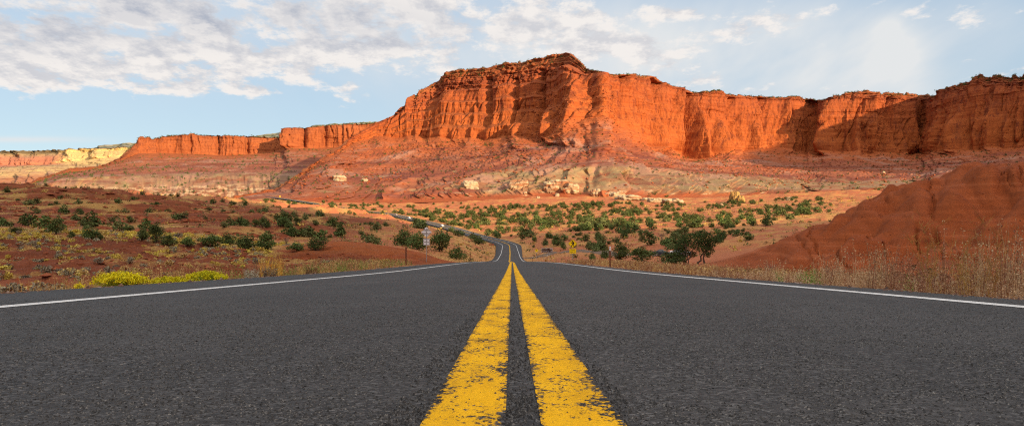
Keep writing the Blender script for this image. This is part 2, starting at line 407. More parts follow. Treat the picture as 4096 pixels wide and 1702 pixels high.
def build_road():
    m, t, b = material('asphalt', .82, .25)
    p, base, h = asphalt_nodes(t)
    t.l.new(base, b.inputs['Base Color']); t.l.new(t.bump(h, .4, .008), b.inputs['Normal'])
    ribbon('road', [-5.25, -5.2, -3.6, -.3, .3, 3.6, 4.3, 4.35], -38, 1004, .35, 0, m, .10)
    # stones standing proud of the near asphalt
    rg = np.random.default_rng(3); n = 150000
    y = 1.0 + 7.0 * rg.uniform(0, 1, n) ** 1.7; x = rg.uniform(-1, 1, n) * np.minimum(5.0, .80 * y + .25)
    pp = fbm(x / .35, y / .35, 301, 3); line = ((np.abs(x + .0955) < .085) | (np.abs(x - .1395) < .085))
    ok = (rg.uniform(0, 1, n) > .97 * sstep(2.5, 7.8, y)) & (pp > rg.uniform(-.7, .35, n)) & (~line | (rg.uniform(0, 1, n) < .16)) & (np.abs(np.abs(x) - 3.6) > .1); x, y = x[ok], y[ok]; n = len(x)
    r = rg.uniform(.0022, .0058, n) * (1 + .10 * y); hh = r * rg.uniform(.25, .75, n); a = rg.uniform(0, 6.28, n); z = road_z(y)
    V = np.zeros((n, 5, 3)); Q = np.zeros((n, 4, 3), int)
    for k in range(4):
        rr = r * rg.uniform(.7, 1.3, n); V[:, k] = np.stack([x + rr * np.cos(a + k * 1.571), y + rr * np.sin(a + k * 1.571), z - .001], 1)
        Q[:, k] = np.stack([np.arange(n) * 5 + k, np.arange(n) * 5 + (k + 1) % 4, np.arange(n) * 5 + 4], 1)
    V[:, 4] = np.stack([x + r * rg.normal(size=n) * .3, y + r * rg.normal(size=n) * .3, z + hh + np.where(np.abs(x) < .26, .003, 0)], 1)
    mg, t, b = material('asphalt_stone', .75, .3)
    t.l.new(t.ramp(t.noise(pos(t), 140, 1), [(.3, (.018, .017, .017)), (.48, (.045, .042, .041)), (.6, (.09, .084, .08)), (.72, (.22, .205, .19))]), b.inputs['Base Color'])
    setp(link('road_aggregate', mesh_np('road_aggregate', V.reshape(-1, 3), Q.reshape(-1, 3), False), mg), 'fine grey stones standing out of the near asphalt', 'gravel', kind='stuff')
    my, t, b = material('worn_yellow_paint', .9, .05)
    p, base, h = asphalt_nodes(t)
    fl = t.mapping(p, (1, .55, .02))
    w = t.m('ADD', t.m('MULTIPLY', t.noise(fl, 75, 5, .7), .66), t.m('MULTIPLY', t.noise(fl, 7, 4, .6), .42))
    ex = t.attr('edge')
    w = t.m('SUBTRACT', w, t.m('MULTIPLY', ex, .10))
    worn = t.maprange(w, .445, .505)
    yel = t.mix(t.noise(fl, 11, 4), (.90, .445, .010), (1.0, .56, .024))
    yel = t.mix(t.m('MULTIPLY', t.maprange(t.noise(t.mapping(p, (4.0, .8, .02)), 1.6, 5, .65), .44, .68), .5), yel, (.42, .20, .018))
    w = t.m('SUBTRACT', w, t.m('MULTIPLY', t.maprange(t.noise(t.mapping(p, (9.0, .5, .02)), 1.0, 3), .48, .7), .09))
    t.l.new(t.mix(worn, base, yel), b.inputs['Base Color'])
    t.l.new(t.bump(h, .6, .010), b.inputs['Normal'])
    for a in (-.2 + .022, .035 + .022):
        offs = np.linspace(a, a + .165, 9)
        o = ribbon('centre_line', offs, -38, 1004, .25, .004, my)
        e = np.abs(np.linspace(-1, 1, 9)) ** 7
        fattr(o.data, 'edge', np.tile(e, len(o.data.vertices) // 9))
    mw, t, b = material('white_road_paint', .7, .25)
    p, base, h = asphalt_nodes(t)
    w = t.m('ADD', t.m('MULTIPLY', t.noise(t.mapping(p, (1, .6, .02)), 40, 5, .7), .6), t.m('MULTIPLY', t.noise(p, 3, 3), .4))
    t.l.new(t.mix(t.maprange(w, .36, .44), base, (.72, .71, .70)), b.inputs['Base Color'])
    t.l.new(t.bump(h, .5, .010), b.inputs['Normal'])
    for a in (-3.68, 3.52):
        ribbon('edge_line', [a, a + .16], -38, 1004, .35, .004, mw)

# ------------------------------------------------------------------ mesas
MS = {}
def build_mesa(name, us, L, dens, seed, amp, mat, bumps=(), smoothk=4, flute=None, fanv=None, lean_k=0.0, tents=(), bench=None):
    """L = list of (v(u), d(u)) per layer; dens = rows per layer gap; bumps = (u, half-width, metres towards the viewer, t0, t1)"""
    n = len(us)
    Lx = []
    for v, d in L:
        v = smooth1(np.asarray(v, float), smoothk if len(Lx) < 4 else 1); d = smooth1(np.asarray(d, float), smoothk)
        Lx.append(((us - UC) / F * d, d, (YH - v) * d / F))
    Lx = np.array(Lx)                                   # layer, xyz, col
    px, py = smooth1(Lx[3, 0], 12), smooth1(Lx[3, 1], 12)
    tx, ty = np.gradient(px), np.gradient(py); tl = np.hypot(tx, ty) + 1e-6
    nx, ny = ty / tl, -tx / tl                          # towards the viewer
    s = np.concatenate([[0], np.cumsum(np.hypot(np.diff(px), np.diff(py)))])
    T, P = [], []
    for k in range(len(L) - 1):
        m = dens[k]; f = np.arange(m) / m
        for ff in f:
            g = ff
            if k == 4:
                q = ff * 5; g = (math.floor(q) + float(sstep(.6, 1.0, q - math.floor(q)))) / 5
            if k == 3:
                q = ff * 4; st = (math.floor(q) + float(sstep(.62, 1.0, q - math.floor(q)))) / 4
                g = ff ** 1.25 if bench is None else ff ** 1.25 * (1 - bench) + bench * st
            x = Lx[k, 0] + (Lx[k + 1, 0] - Lx[k, 0]) * g; y = Lx[k, 1] + (Lx[k + 1, 1] - Lx[k, 1]) * g
            z = Lx[k, 2] + (Lx[k + 1, 2] - Lx[k, 2]) * ff
            P.append((x, y, z)); T.append(np.full(n, k + ff))
    P.append(tuple(Lx[-1])); T.append(np.full(n, len(L) - 1.0))
    P = np.array(P); T = np.array(T)
    X, Y, Z = P[:, 0], P[:, 1], P[:, 2]
    S = np.repeat(s[None, :], len(X), 0)
    U = np.repeat(us[None, :], len(X), 0)
    cliff = sstep(2.8, 3.1, T) * (1 - sstep(4.9, 5.0, T)); capm = sstep(3.9, 4.1, T) * (1 - sstep(4.95, 5.05, T))
    tal = sstep(.9, 1.4, T) * (1 - sstep(2.7, 3.05, T)); chin = sstep(.05, .3, T) * (1 - sstep(.9, 1.35, T))
    wob = 10 * fbm(S / 60, Z / 50, seed + 1, 3)
    mod = .35 + 1.1 * sstep(-.25, .35, fbm(S / 140, Z / 110, seed + 16, 2))
    if flute is not None: mod = mod * flute[None, :]
    lean = S - lean_k * (Z - Z.min())
    L1 = lean + .5 * wob + 5 * fbm(Z / 60, S / 90, seed + 64, 3); L2 = lean + .3 * wob + 3 * fbm(Z / 26, S / 30, seed + 65, 3)
    D = cliff * mod * (9 * ridged(L1 / 64, Z / 700, seed + 2, 2, .5) + 5.0 * ridged(L2 / 24, Z / 300, seed + 3, 2, .5) + 2.2 * ridged(L2 / 9.5, Z / 90, seed + 66, 2, .5))
    j1 = np.clip(1 - np.abs(perlin(L1 / 34, Z / 260, seed + 67)) / .07, 0, 1) * sstep(-.15, .15, fbm(S / 50, Z / 90, seed + 68, 2)); j2 = np.clip(1 - np.abs(perlin(L2 / 13, Z / 120, seed + 69)) / .09, 0, 1) * sstep(-.1, .2, fbm(S / 30, Z / 50, seed + 70, 2))
    D -= cliff * (11.0 * j1 + 4.5 * j2)
    D += cliff * (1.6 * fbm(S / 90, Z / 9.5, seed + 4, 3) + 1.4 * fbm(S / 7, Z / 9, seed + 41, 3))
    D += capm * (4.0 * fbm(S / 30, Z / 6, seed + 5, 3) + 2.5 * fbm(S / 8, Z / 4, seed + 6, 2))
    fan = S + 26 * fbm(S / 70, T * 2.2, seed + 62, 3) + (fanv[None, :] if fanv is not None else 0) * T
    D += tal * (14 * ridged(fan / 105, T / 1.3, seed + 7, 2, .45) + 5.0 * fbm(S / 22, T * 6, seed + 8, 4) + 2.6 * fbm(S / 6, Z / 4, seed + 9, 2))
    D += chin * (30 * ridged((fan + 40 * fbm(S / 150, T, seed + 12, 2)) / 110, T * .7, seed + 10, 2) + 7 * ridged(S / 24, T * 2, seed + 11, 2) + 2.5 * fbm(S / 9, Z / 7, seed + 13, 3))
    led = np.exp(-((T - 2.02 - .08 * fbm(S / 100, T * 0, seed + 14, 2)) / .035) ** 2) * sstep(-.1, .2, fbm(S / 120, T * 0 + 2, seed + 15, 2))
    D += led * 6
    wx = 6 * fbm(S / 40, Z / 40, seed + 18, 3)
    e1, r1 = worley((lean + wx) / 44, Z / 150, seed + 17); e3, r3 = worley((S + wx) / 9, Z / 9, seed + 20)
    D += cliff * 6.0 * (r1 - .5) * (.5 + .5 * mod)
    D += capm * (6.0 * (r3 - .5) - 2 * np.clip(1 - e3 / .1, 0, 1)) + tal * 2.6 * (np.maximum(r3, .55) - .55) / .45
    bedn = np.floor(Z / 9.0 + 1.2 * fbm(S / 160, Z / 60, seed + 42, 3)); D += cliff * 3.2 * (.4 + .9 * sstep(-.2, .3, fbm(S / 120, Z / 80, seed + 63, 2))) * (_JR[(bedn.astype(np.int32) * 7 + seed) & 65535] - .5)
    D += cliff * amp * 18 * fbm((S + 2 * wob) / 150, Z / 240, seed + 61, 2) * (1 if flute is None else flute[None, :])
    D *= amp
    for (bu, bw, bm, t0, t1) in tents:
        q = np.clip((T - t0) / (t1 - t0), 0, 1); ww = bw * (1 - .85 * q) * (1 + .25 * fbm(Z / 25, T * 0 + bu, seed + 51, 2))
        D += bm * np.clip(1 - np.abs(U - bu) / ww, 0, 1) ** .8 * (1 - q) ** .5 * sstep(t0 - .3, t0 + .1, T)
    for (bu, bw, bm, t0, t1) in bumps:
        D += bm * np.exp(-((U - bu) / bw) ** 2) * sstep(t0, t0 + .25, T) * (1 - sstep(t1 - .25, t1, T))
    fade = sstep(0, .05, T)
    X = X + nx[None, :] * D * fade; Y = Y + ny[None, :] * D * fade
    Z = Z + amp * tal * (1.5 * fbm(S / 9, Z / 5, seed + 21, 3))
    # rugged skyline
    top = sstep(4.6, 5.0, T) * (1 - sstep(5.3, 5.9, T))
    Z = Z + top * amp * (5 * np.maximum(fbm(S / 22, S * 0, seed + 22, 4), -.2) + 2.5 * np.round(1.5 * fbm(S / 11, S * 0 + 4, seed + 23, 2)))
    me = mesh_np(name, np.stack([X, Y, Z], -1).reshape(-1, 3), grid_quads(*X.shape))
    fattr(me, 'layer', T)
    lay = T + .16 * fbm(S / 120, T * 1.5, seed + 30, 3) + .07 * fbm(S / 20, Z / 10, seed + 31, 3)
    fattr(me, 'bed', lay)
    o = link(name, me, mat); setp(o, kind='structure')
    MS[name] = (X, Y, Z, T, U)
    return o, (S, T, U, Z)

def mesa_material(name, stops, pale_col=((.21, .14, .07), (.34, .24, .125)), spk=1.0, varn=1.0, nl=6.0):
    m, t, b = material(name, .95, .1)
    p = pos(t)
    bed = t.m('DIVIDE', t.attr('bed'), nl)
    col = t.ramp(bed, [(a / nl, c) for a, c in stops])
    strat = t.noise(t.mapping(p, (.004, .004, .16)), 1.0, 5, .65)
    col = t.mix(t.maprange(strat, .35, .7), t.mix(.22, col, (.10, .025, .018)), t.mix(.18, col, (.50, .20, .08)))
    n1 = t.noise(p, .045, 5, .6); n2 = t.noise(p, .22, 4, .65)
    pale = t.m('MULTIPLY', t.attr('pale'), t.maprange(n1, .3, .55), clamp=True)
    col = t.mix(pale, col, t.mix(n2, *pale_col))
    n3 = t.noise(t.mapping(p, (.011, .011, .02)), 1.0, 5, .6, .6)
    low = t.m('MULTIPLY', t.maprange(t.attr('layer'), .1, .4), t.maprange(t.attr('layer'), 2.9, 2.4))
    col = t.mix(t.m('MULTIPLY', t.maprange(n3, .52, .62), t.m('MULTIPLY', low, .75)), col, (.32, .17, .12))
    col = t.mix(t.m('MULTIPLY', t.maprange(n3, .46, .38), t.m('MULTIPLY', low, .6)), col, (.20, .055, .032))
    n4 = t.noise(t.mapping(p, (.004, .004, .10)), 1.0, 4, .6, .4)
    col = t.mix(t.m('MULTIPLY', t.maprange(n4, .56, .64), t.m('MULTIPLY', low, .6)), col, (.15, .048, .042))
    wh = t.m('MULTIPLY', t.attr('white'), t.maprange(n2, .35, .5), clamp=True)
    col = t.mix(wh, col, t.mix(n1, (.44, .27, .14), (.52, .40, .26)))
    # desert varnish streaks on the walls
    stre = t.noise(t.mapping(p, (.06, .06, .006)), 1.0, 4, .6)
    isc = t.m('MULTIPLY', t.maprange(t.attr('layer'), 2.9, 3.2), t.maprange(t.attr('layer'), 4.6, 4.2))
    col = t.mix(t.m('MULTIPLY', t.m('MULTIPLY', t.maprange(stre, .52, .72), isc), .55 * varn), col, (.07, .020, .018))
    # fallen blocks
    tal = t.m('MULTIPLY', t.maprange(t.attr('layer'), 1.3, 1.9), t.maprange(t.attr('layer'), 3.1, 2.9))
    vd = t.voro(p, .14); ve = t.new('ShaderNodeSeparateColor'); t.l.new(t.voro(p, .14, out=1), ve.inputs[0])
    blk = t.m('MULTIPLY', t.m('MULTIPLY', t.maprange(vd, .36, .26), t.m('GREATER_THAN', ve.outputs[0], .55)), tal)
    col = t.mix(t.m('MULTIPLY', blk, .55 * spk), col, t.mix(ve.outputs[1], (.20, .05, .02), (.42, .16, .07)))
    col = t.mix(t.maprange(n2, .5, .8), col, t.mix(.35, col, (.09, .03, .02)))
    crk = t.noise(t.mapping(p, (.14, .14, .018)), 1.0, 3, .6); bdn = t.noise(t.mapping(p, (.012, .012, .22)), 1.0, 4, .6)
    hgt = t.m('ADD', t.m('MULTIPLY', t.m('MULTIPLY', crk, isc), 1.6), t.m('ADD', t.m('MULTIPLY', bdn, .5), t.m('ADD', t.m('MULTIPLY', n2, .35), t.m('MULTIPLY', blk, .35))))
    t.l.new(t.bump(hgt, .7, 4.0), b.inputs['Normal'])
    b_crk = t.m('MULTIPLY', t.maprange(crk, .44, .34), t.m('MULTIPLY', isc, .7))
    t.l.new(t.mix(b_crk, col, (.13, .03, .018)), b.inputs['Base Color'])
    return m

TENTS = [(2788, 52, 52, 2.85, 3.8), (2866, 62, 50, 2.85, 3.6), (3005, 40, 30, 2.85, 3.6), (2160, 50, 22, 2.85, 3.7), (2240, 70, 30, 2.9, 3.8), (2070, 46, 14, 2.8, 3.5), (1985, 50, 12, 2.8, 3.5), (1870, 55, 12, 2.85, 3.6), (1760, 50, 12, 2.85, 3.6), (2330, 80, 40, 2.85, 3.9), (2520, 30, 22, 2.9, 3.7), (2610, 34, 26, 2.9, 3.7),
         (3330, 34, 28, 2.9, 3.8), (3420, 40, 30, 2.9, 3.6), (3560, 36, 26, 2.9, 3.6), (3120, 44, 34, 2.85, 3.4), (3850, 50, 30, 2.9, 3.6)]
_tr = np.random.default_rng(12)
for _u in np.arange(1640, 4150, 38):
    if 2740 < _u < 2920: continue
    TENTS.append((_u + _tr.uniform(-16, 16), _tr.uniform(15, 32), _tr.uniform(6, 20) * (.6 if _u < 2350 else 1.0), 2.9, _tr.uniform(3.25, 3.95)))
def build_mesas():
    us = np.concatenate([np.arange(850, 4300, 2.7), np.arange(4300, 9000, 16)])  # out-of-view right end extended and raised to shade the right talus
    f = lambda pts: ip(us, pts)
    sky = f([(850, 800), (1100, 755), (1200, 690), (1250, 655), (1330, 602), (1370, 575), (1400, 552), (1450, 522), (1500, 492), (1545, 474), (1565, 470), (1590, 447), (1624, 420), (1627, 392), (1665, 375), (1690, 355),
             (1740, 330), (1760, 318), (1783, 287), (1850, 276), (1960, 270), (2010, 255), (2030, 247), (2070, 252), (2120, 243), (2145, 232), (2180, 230), (2200, 222), (2262, 211), (2290, 218), (2322, 246), (2345, 274),
             (2400, 290), (2412, 297), (2500, 300), (2560, 306), (2614, 304), (2625, 322), (2700, 353), (2760, 370), (2835, 368), (2850, 360), (2880, 362), (2890, 378), (3000, 385), (3100, 390), (3160, 386), (3195, 384), (3215, 395), (3245, 395), (3290, 402),
             (3340, 388), (3385, 372), (3440, 366), (3500, 370), (3600, 374), (3690, 380), (3755, 384), (3768, 356), (3800, 346), (3835, 341), (3848, 333), (3884, 324), (3890, 308), (3910, 302), (3918, 294), (3930, 296), (3936, 308), (3958, 309), (3975, 300), (4008, 301), (4016, 309), (4046, 311), (4050, 299), (4064, 297), (4068, 310), (4084, 309), (4096, 299), (4200, 280), (4320, 200), (4700, 40), (5600, -230), (7000, -720), (9000, -1400)])
    capw = f([(850, 2), (1500, 4), (1620, 12), (1640, 40), (1750, 70), (1850, 78), (2000, 80), (2150, 85), (2262, 92), (2330, 50), (2390, 14), (2600, 24), (2640, 14), (2860, 16), (2900, 12), (3200, 14), (3330, 18), (3450, 34), (3690, 26), (3760, 14), (3850, 36), (4096, 44), (5600, 60), (9000, 90)])
    rim = sky + capw
    v3 = f([(850, 806), (1100, 762), (1200, 698), (1330, 612), (1400, 575), (1500, 545), (1650, 548), (1800, 556), (1960, 562), (2050, 548), (2150, 560), (2260, 560), (2330, 500), (2400, 478), (2450, 500), (2520, 552), (2600, 588), (2700, 620), (2760, 640), (2830, 628), (2900, 606), (3000, 600),
            (3100, 600), (3200, 606), (3300, 610), (3400, 612), (3600, 618), (3690, 616), (3800, 606), (4096, 592), (4600, 570), (5600, 470), (7000, 300), (9000, 100)])
    cone = ip((us * 1.0) % 97, [(0, 0), (40, 1), (97, 0)])
    v3 = v3 + 16 * fbm(us / 60, us * 0, 711, 3) - 26 * np.clip(fbm(us / 85, us * 0 + 3, 713, 2) + .1, 0, 1) * (us > 1650)
    v3 = np.maximum(v3, rim + 2)
    d3 = f([(850, 1150), (1100, 1260), (1200, 1380), (1330, 1520), (1400, 1620), (1500, 1680), (1650, 1670), (1800, 1615), (1960, 1560), (2100, 1520), (2200, 1492), (2300, 1466), (2390, 1440), (2440, 1460), (2520, 1540), (2600, 1620), (2680, 1672), (2740, 1700), (2850, 1725), (2950, 1790), (3100, 1850), (3200, 1880),
            (3235, 1886), (3270, 1864), (3330, 1780), (3450, 1765), (3600, 1790), (3690, 1830), (3712, 1800), (3735, 1720), (3800, 1620), (3900, 1560), (4096, 1470), (4600, 1280), (5600, 1000), (7000, 745), (9000, 570)])
    bat = f([(850, 12), (1400, 20), (1620, 90), (1750, 170), (2000, 160), (2250, 150), (2350, 80), (2450, 60), (2700, 70), (2900, 55), (3300, 45), (3750, 40), (5600, 40)])
    v0 = f([(850, 812), (1100, 800), (1350, 812), (1600, 812), (1800, 806), (2040, 796), (2300, 792), (2700, 798), (3000, 790), (3300, 772), (3700, 756), (4100, 748), (5600, 740), (9000, 700)])
    v1 = f([(850, 809), (1100, 775), (1200, 745), (1300, 738), (1600, 722), (1900, 702), (2040, 688), (2300, 676), (2480, 664), (2600, 676), (2750, 694), (3000, 712), (3300, 732), (3500, 727), (3800, 712), (4100, 700), (5600, 680), (9000, 560)])
    v2 = f([(850, 807), (1100, 766), (1200, 712), (1300, 655), (1600, 648), (1900, 628), (2100, 602), (2250, 588), (2400, 584), (2500, 612), (2600, 640), (2800, 654), (3000, 664), (3300, 668), (3500, 664), (4100, 640), (5600, 590), (9000, 330)])
    v2 = np.maximum(v2, v3 + 1); v1 = np.maximum(v1, v2 + 1); v0 = np.maximum(v0, v1 + 1)
    o_ = np.ones_like(us)
    d0 = f([(850, 1000), (3000, 1000), (4100, 930), (5600, 760), (7000, 600), (9000, 450)]); d1 = d0 + .28 * (d3 - d0); d2 = d0 + .62 * (d3 - d0)
    d4 = d3 + bat; d5 = d4 + capw * .9 + 6
    v6 = sky + 10 + 40 * sstep(1600, 1400, us); d6 = d5 + 260
    stops = [(0, (0.29, 0.068, 0.024)), (0.25, (0.26, 0.072, 0.036)), (0.6, (0.28, 0.096, 0.050)), (0.95, (0.26, 0.092, 0.054)), (1.2, (0.17, 0.052, 0.037)), (1.45, (0.29, 0.094, 0.050)), (1.8, (0.30, 0.080, 0.034)), (1.97, (0.15, 0.040, 0.024)), (2.08, (0.30, 0.098, 0.052)),
             (2.4, (0.33, 0.082, 0.027)), (2.9, (0.39, 0.095, 0.025)), (3.2, (0.375, 0.090, 0.019)), (3.7, (0.325, 0.072, 0.017)), (4, (0.304, 0.069, 0.021)), (4.3, (0.238, 0.053, 0.020)), (4.6, (0.297, 0.079, 0.028)), (5, (0.198, 0.066, 0.026)), (6, (0.145, 0.079, 0.040))]
    m = mesa_material('red_sandstone', stops)
    bumps = [(2745, 18, -22, 2.9, 4.6), (2925, 22, -18, 2.9, 4.3), (3245, 22, -26, 2.9, 4.8), (3330, 26, 25, 2.9, 4.4),
             (2170, 14, -28, 3.0, 4.5), (2060, 12, -18, 3.0, 4.4), (1955, 14, -22, 3.1, 4.6), (1800, 40, 18, 2.8, 4.0), (2300, 60, 35, 2.0, 4.4), (2395, 22, 25, 1.6, 4.3), (2480, 14, -22, 3.0, 4.7), (2625, 18, -25, 3.2, 4.8), (2700, 16, 18, 3.0, 4.8),
             (2230, 40, 30, 2.2, 3.5), (2100, 50, 22, 2.0, 3.3), (2600, 60, 18, 1.2, 2.6), (3050, 20, -20, 3.2, 4.8), (3140, 16, 18, 3.0, 4.7), (3480, 16, 16, 3.0, 4.6), (3560, 14, -18, 3.0, 4.6), (3640, 18, 14, 3.0, 4.6)]
    o, (S, T, U, Z) = build_mesa('mesa', us, [(v0, d0), (v1, d1), (v2, d2), (v3, d3), (rim, d4), (sky, d5), (v6, d6)], [70, 70, 84, 150, 60, 12], 200, 1.0, m, bumps, 3,
                 f([(850, .5), (1500, .5), (1900, .45), (2150, .6), (2400, .9), (3100, 1.0), (5600, .8)]), f([(850, -120), (2150, -150), (2330, -60), (2450, 60), (2620, 140), (2900, 60), (3200, 0), (5600, -60)]), .25, TENTS, f([(850, .8), (1600, .8), (2150, .75), (2420, .5), (2700, .25), (5600, .3)]))
    pn = fbm(S / 90, T * 2, 301, 3)
    pale = sstep(1880, 2000, U) * (1 - sstep(3600, 3800, U)) * sstep(.12, .35, T + .15 * pn) * (1 - sstep(.92, 1.1, T + .12 * pn))
    pale = np.maximum(pale, .7 * sstep(.25, .4, fbm(S / 40, T * 3, 305, 2)) * (T < 1.3) * (T > .4))
    fattr(o.data, 'pale', pale)
    white = sstep(.22, .4, fbm(S / 45, T * 8, 303, 3)) * np.exp(-((T - .22) / .1) ** 2) * sstep(1500, 1800, U) * (1 - sstep(3000, 3200, U)) * .8
    fattr(o.data, 'white', white)

    # long lower mesa in the left distance
    us = np.concatenate([np.arange(-900, 0, 14), np.arange(0, 1800, 2.7)])
    f = lambda pts: ip(us, pts)
    sky = f([(-900, 900), (60, 770), (90, 748), (150, 714), (230, 690), (270, 674), (400, 664), (440, 648), (480, 628), (505, 604), (525, 590), (547, 572), (553, 548), (580, 551), (585, 546), (603, 556), (612, 558), (625, 552), (640, 552), (655, 545), (700, 542), (760, 540), (770, 536), (785, 537), (800, 541), (900, 543), (1000, 546),
             (1080, 550), (1146, 549), (1151, 520), (1190, 512), (1215, 514), (1300, 504), (1400, 498), (1480, 493), (1800, 480)])
    v3 = f([(-900, 904), (60, 774), (90, 752), (230, 695), (400, 670), (480, 640), (550, 612), (650, 612), (800, 616), (900, 622), (1000, 616), (1100, 604), (1150, 592), (1250, 592), (1350, 588), (1800, 585)])
    rim = np.minimum(sky + 3, v3 - 1)
    d3 = f([(-900, 2600), (90, 2500), (400, 2700), (560, 2850), (700, 2950), (900, 3000), (1080, 3060), (1145, 3080), (1155, 2940), (1300, 3000), (1800, 3100)])
    v0 = f([(-900, 912), (60, 860), (90, 850), (1800, 850)])
    v1 = f([(-900, 910), (60, 779), (90, 764), (150, 735), (230, 718), (400, 706), (600, 706), (900, 702), (1300, 706), (1800, 700)])
    v2 = f([(-900, 906), (60, 776), (90, 756), (150, 722), (230, 703), (400, 685), (560, 668), (900, 655), (1300, 640), (1800, 630)])
    v2 = np.maximum(v2, v3 + 1); v1 = np.maximum(v1, v2 + 1); v0 = np.maximum(v0, v1 + 1)
    d0 = np.full_like(us, 1950.); d1 = d0 + .3 * (d3 - d0); d2 = d0 + .6 * (d3 - d0); d4 = d3 + 35; d5 = d4 + 12; d6 = d5 + 300; v6 = sky + 12
    stops = [(0, (0.230, 0.077, 0.038)), (0.4, (0.256, 0.115, 0.064)), (0.8, (0.269, 0.166, 0.102)), (1, (0.230, 0.141, 0.090)), (1.3, (0.192, 0.077, 0.058)), (1.6, (0.269, 0.096, 0.054)), (1.95, (0.166, 0.054, 0.038)), (2.15, (0.282, 0.099, 0.051)), (2.6, (0.288, 0.083, 0.032)), (3, (0.307, 0.083, 0.027)), (3.6, (0.320, 0.086, 0.026)), (4.2, (0.269, 0.077, 0.032)), (5, (0.192, 0.083, 0.038)), (6, (0.128, 0.077, 0.038))]
    m2 = mesa_material('far_red_sandstone', stops, spk=.6, varn=.7)
    bumps = [(1148, 7, -45, 2.9, 5), (1170, 14, 20, 2.9, 4.9), (1215, 7, -26, 2.9, 5), (1300, 8, -18, 2.9, 5), (870, 8, -22, 2.9, 5), (990, 9, -25, 2.9, 5), (760, 10, -20, 2.9, 5), (640, 8, -18, 2.9, 5)]
    o, (S, T, U, Z) = build_mesa('long_mesa', us, [(v0, d0), (v1, d1), (v2, d2), (v3, d3), (rim, d4), (sky, d5), (v6, d6)], [50, 40, 40, 70, 10, 8], 400, 1.3, m2, bumps, 2)
    pn = fbm(S / 48, T * 5, 311, 4)
    fattr(o.data, 'pale', sstep(.0, .25, pn) * sstep(.55, .75, T) * (1 - sstep(1.05, 1.25, T)))
    fattr(o.data, 'white', sstep(.0, .2, fbm(S / 30, T * 16, 313, 4)) * sstep(.12, .25, T) * (1 - sstep(.62, .8, T)))

    # pale sunlit ridges far to the left
    us = np.arange(-1100, 1000, 4.0); f = lambda pts: ip(us, pts)
    sky = f([(-1100, 640), (0, 607), (100, 604), (250, 599), (350, 596), (470, 592), (600, 590), (1000, 590)])
    v4 = f([(-1100, 655), (0, 622), (160, 622), (240, 612), (330, 606), (480, 600), (1000, 600)])
    v3 = f([(-1100, 690), (0, 660), (200, 658), (330, 640), (480, 625), (1000, 625)])
    v2 = f([(-1100, 700), (0, 674), (150, 664), (280, 664), (420, 655), (1000, 650)])
    v1 = f([(-1100, 725), (0, 705), (200, 690), (480, 680), (1000, 680)])
    d3 = 5600 + 250 * fbm(us / 260, us * 0, 71, 3)
    stops = [(0, (.45, .17, .09)), (.6, (.45, .20, .10)), (1.0, (.55, .34, .16)), (1.7, (.60, .42, .20)), (2.1, (.30, .25, .13)), (2.5, (.48, .20, .12)), (3.0, (.48, .17, .10)), (3.7, (.50, .2, .12)), (4.1, (.30, .24, .14)), (4.5, (.10, .10, .06)), (6, (.07, .08, .05))]
    m3 = mesa_material('pale_far_sandstone', stops, ((.56, .36, .13), (.68, .50, .22)), spk=.2, varn=.3)
    o, (S, T, U, Z) = build_mesa('pale_ridge', us, [(us * 0 + 760, us * 0 + 4000), (v1, us * 0 + 4600), (v2, us * 0 + 5200), (v3, d3), (v4, d3 + 150), (sky, d3 + 500), (sky + 8, d3 + 1500)], [30, 30, 24, 30, 24, 6], 500, 3.0, m3, (), 3)
    w = sstep(190, 320, U) * sstep(1.8, 2.3, T) * (1 - sstep(4.3, 5.0, T)) + sstep(.8, 1.1, T) * (1 - sstep(1.8, 2.1, T)) * sstep(-.1, .2, fbm(S / 300, T * 2, 321, 3))
    fattr(o.data, 'pale', np.clip(w, 0, 1) * 1.4); fattr(o.data, 'white', T * 0)

    # forested mountain on the skyline
    us = np.arange(-800, 2200, 6.0); f = lambda pts: ip(us, pts)
    sky = f([(-800, 640), (330, 602), (380, 590), (430, 580), (500, 573), (700, 570), (960, 556), (1010, 547), (1060, 538), (1120, 530), (1180, 524), (1230, 516), (1250, 504), (1290, 500), (1400, 493), (1500, 488), (1700, 500), (2200, 520)])
    m4, t, b = material('distant_forest_slope', .95, .1)
    p = pos(t)
    t.l.new(t.mix(t.maprange(t.noise(p, .006, 5, .6), .4, .6), (.10, .115, .08), (.28, .25, .19)), b.inputs['Base Color'])
    o, _ = build_mesa('distant_mountain', us, [(sky * 0 + 720, us * 0 + 8000), (sky * .3 + 500, us * 0 + 8600), (sky * .6 + 270, us * 0 + 9200), (sky * .8 + 132, us * 0 + 9800), (sky + 6, us * 0 + 10200), (sky, us * 0 + 10500), (sky + 6, us * 0 + 12500)], [6, 6, 8, 12, 12, 4], 600, 2.5, m4)
    fattr(o.data, 'pale', o.data.vertices and np.zeros(len(o.data.vertices)))

    # plain that runs to the horizon below everything
    a = np.linspace(0, 2 * math.pi, 97); rr = np.array([25, 60, 150, 400, 1000, 3000, 9000, 30000.0])
    A, RR = np.meshgrid(a, rr)
    Xp, Yp = RR * np.sin(A), RR * np.cos(A) - 45
    Zp = -60 + 0 * Xp
    Zp = np.where(RR < 500, -5 - RR * .02, Zp); Zp = np.where((Yp < 0) & (RR < 500), -1.2 + .02 * np.abs(Yp), Zp)
    Zp = np.where((Yp > -30), np.minimum(Zp, -30 - RR * .01), Zp)
    me = mesh_np('plain', np.stack([Xp, Yp, Zp], -1).reshape(-1, 3), grid_quads(*Xp.shape))
    setp(link('plain', me, simple_mat('plain_soil', (.33, .13, .065), .95, .1, .3, .02)), kind='structure')
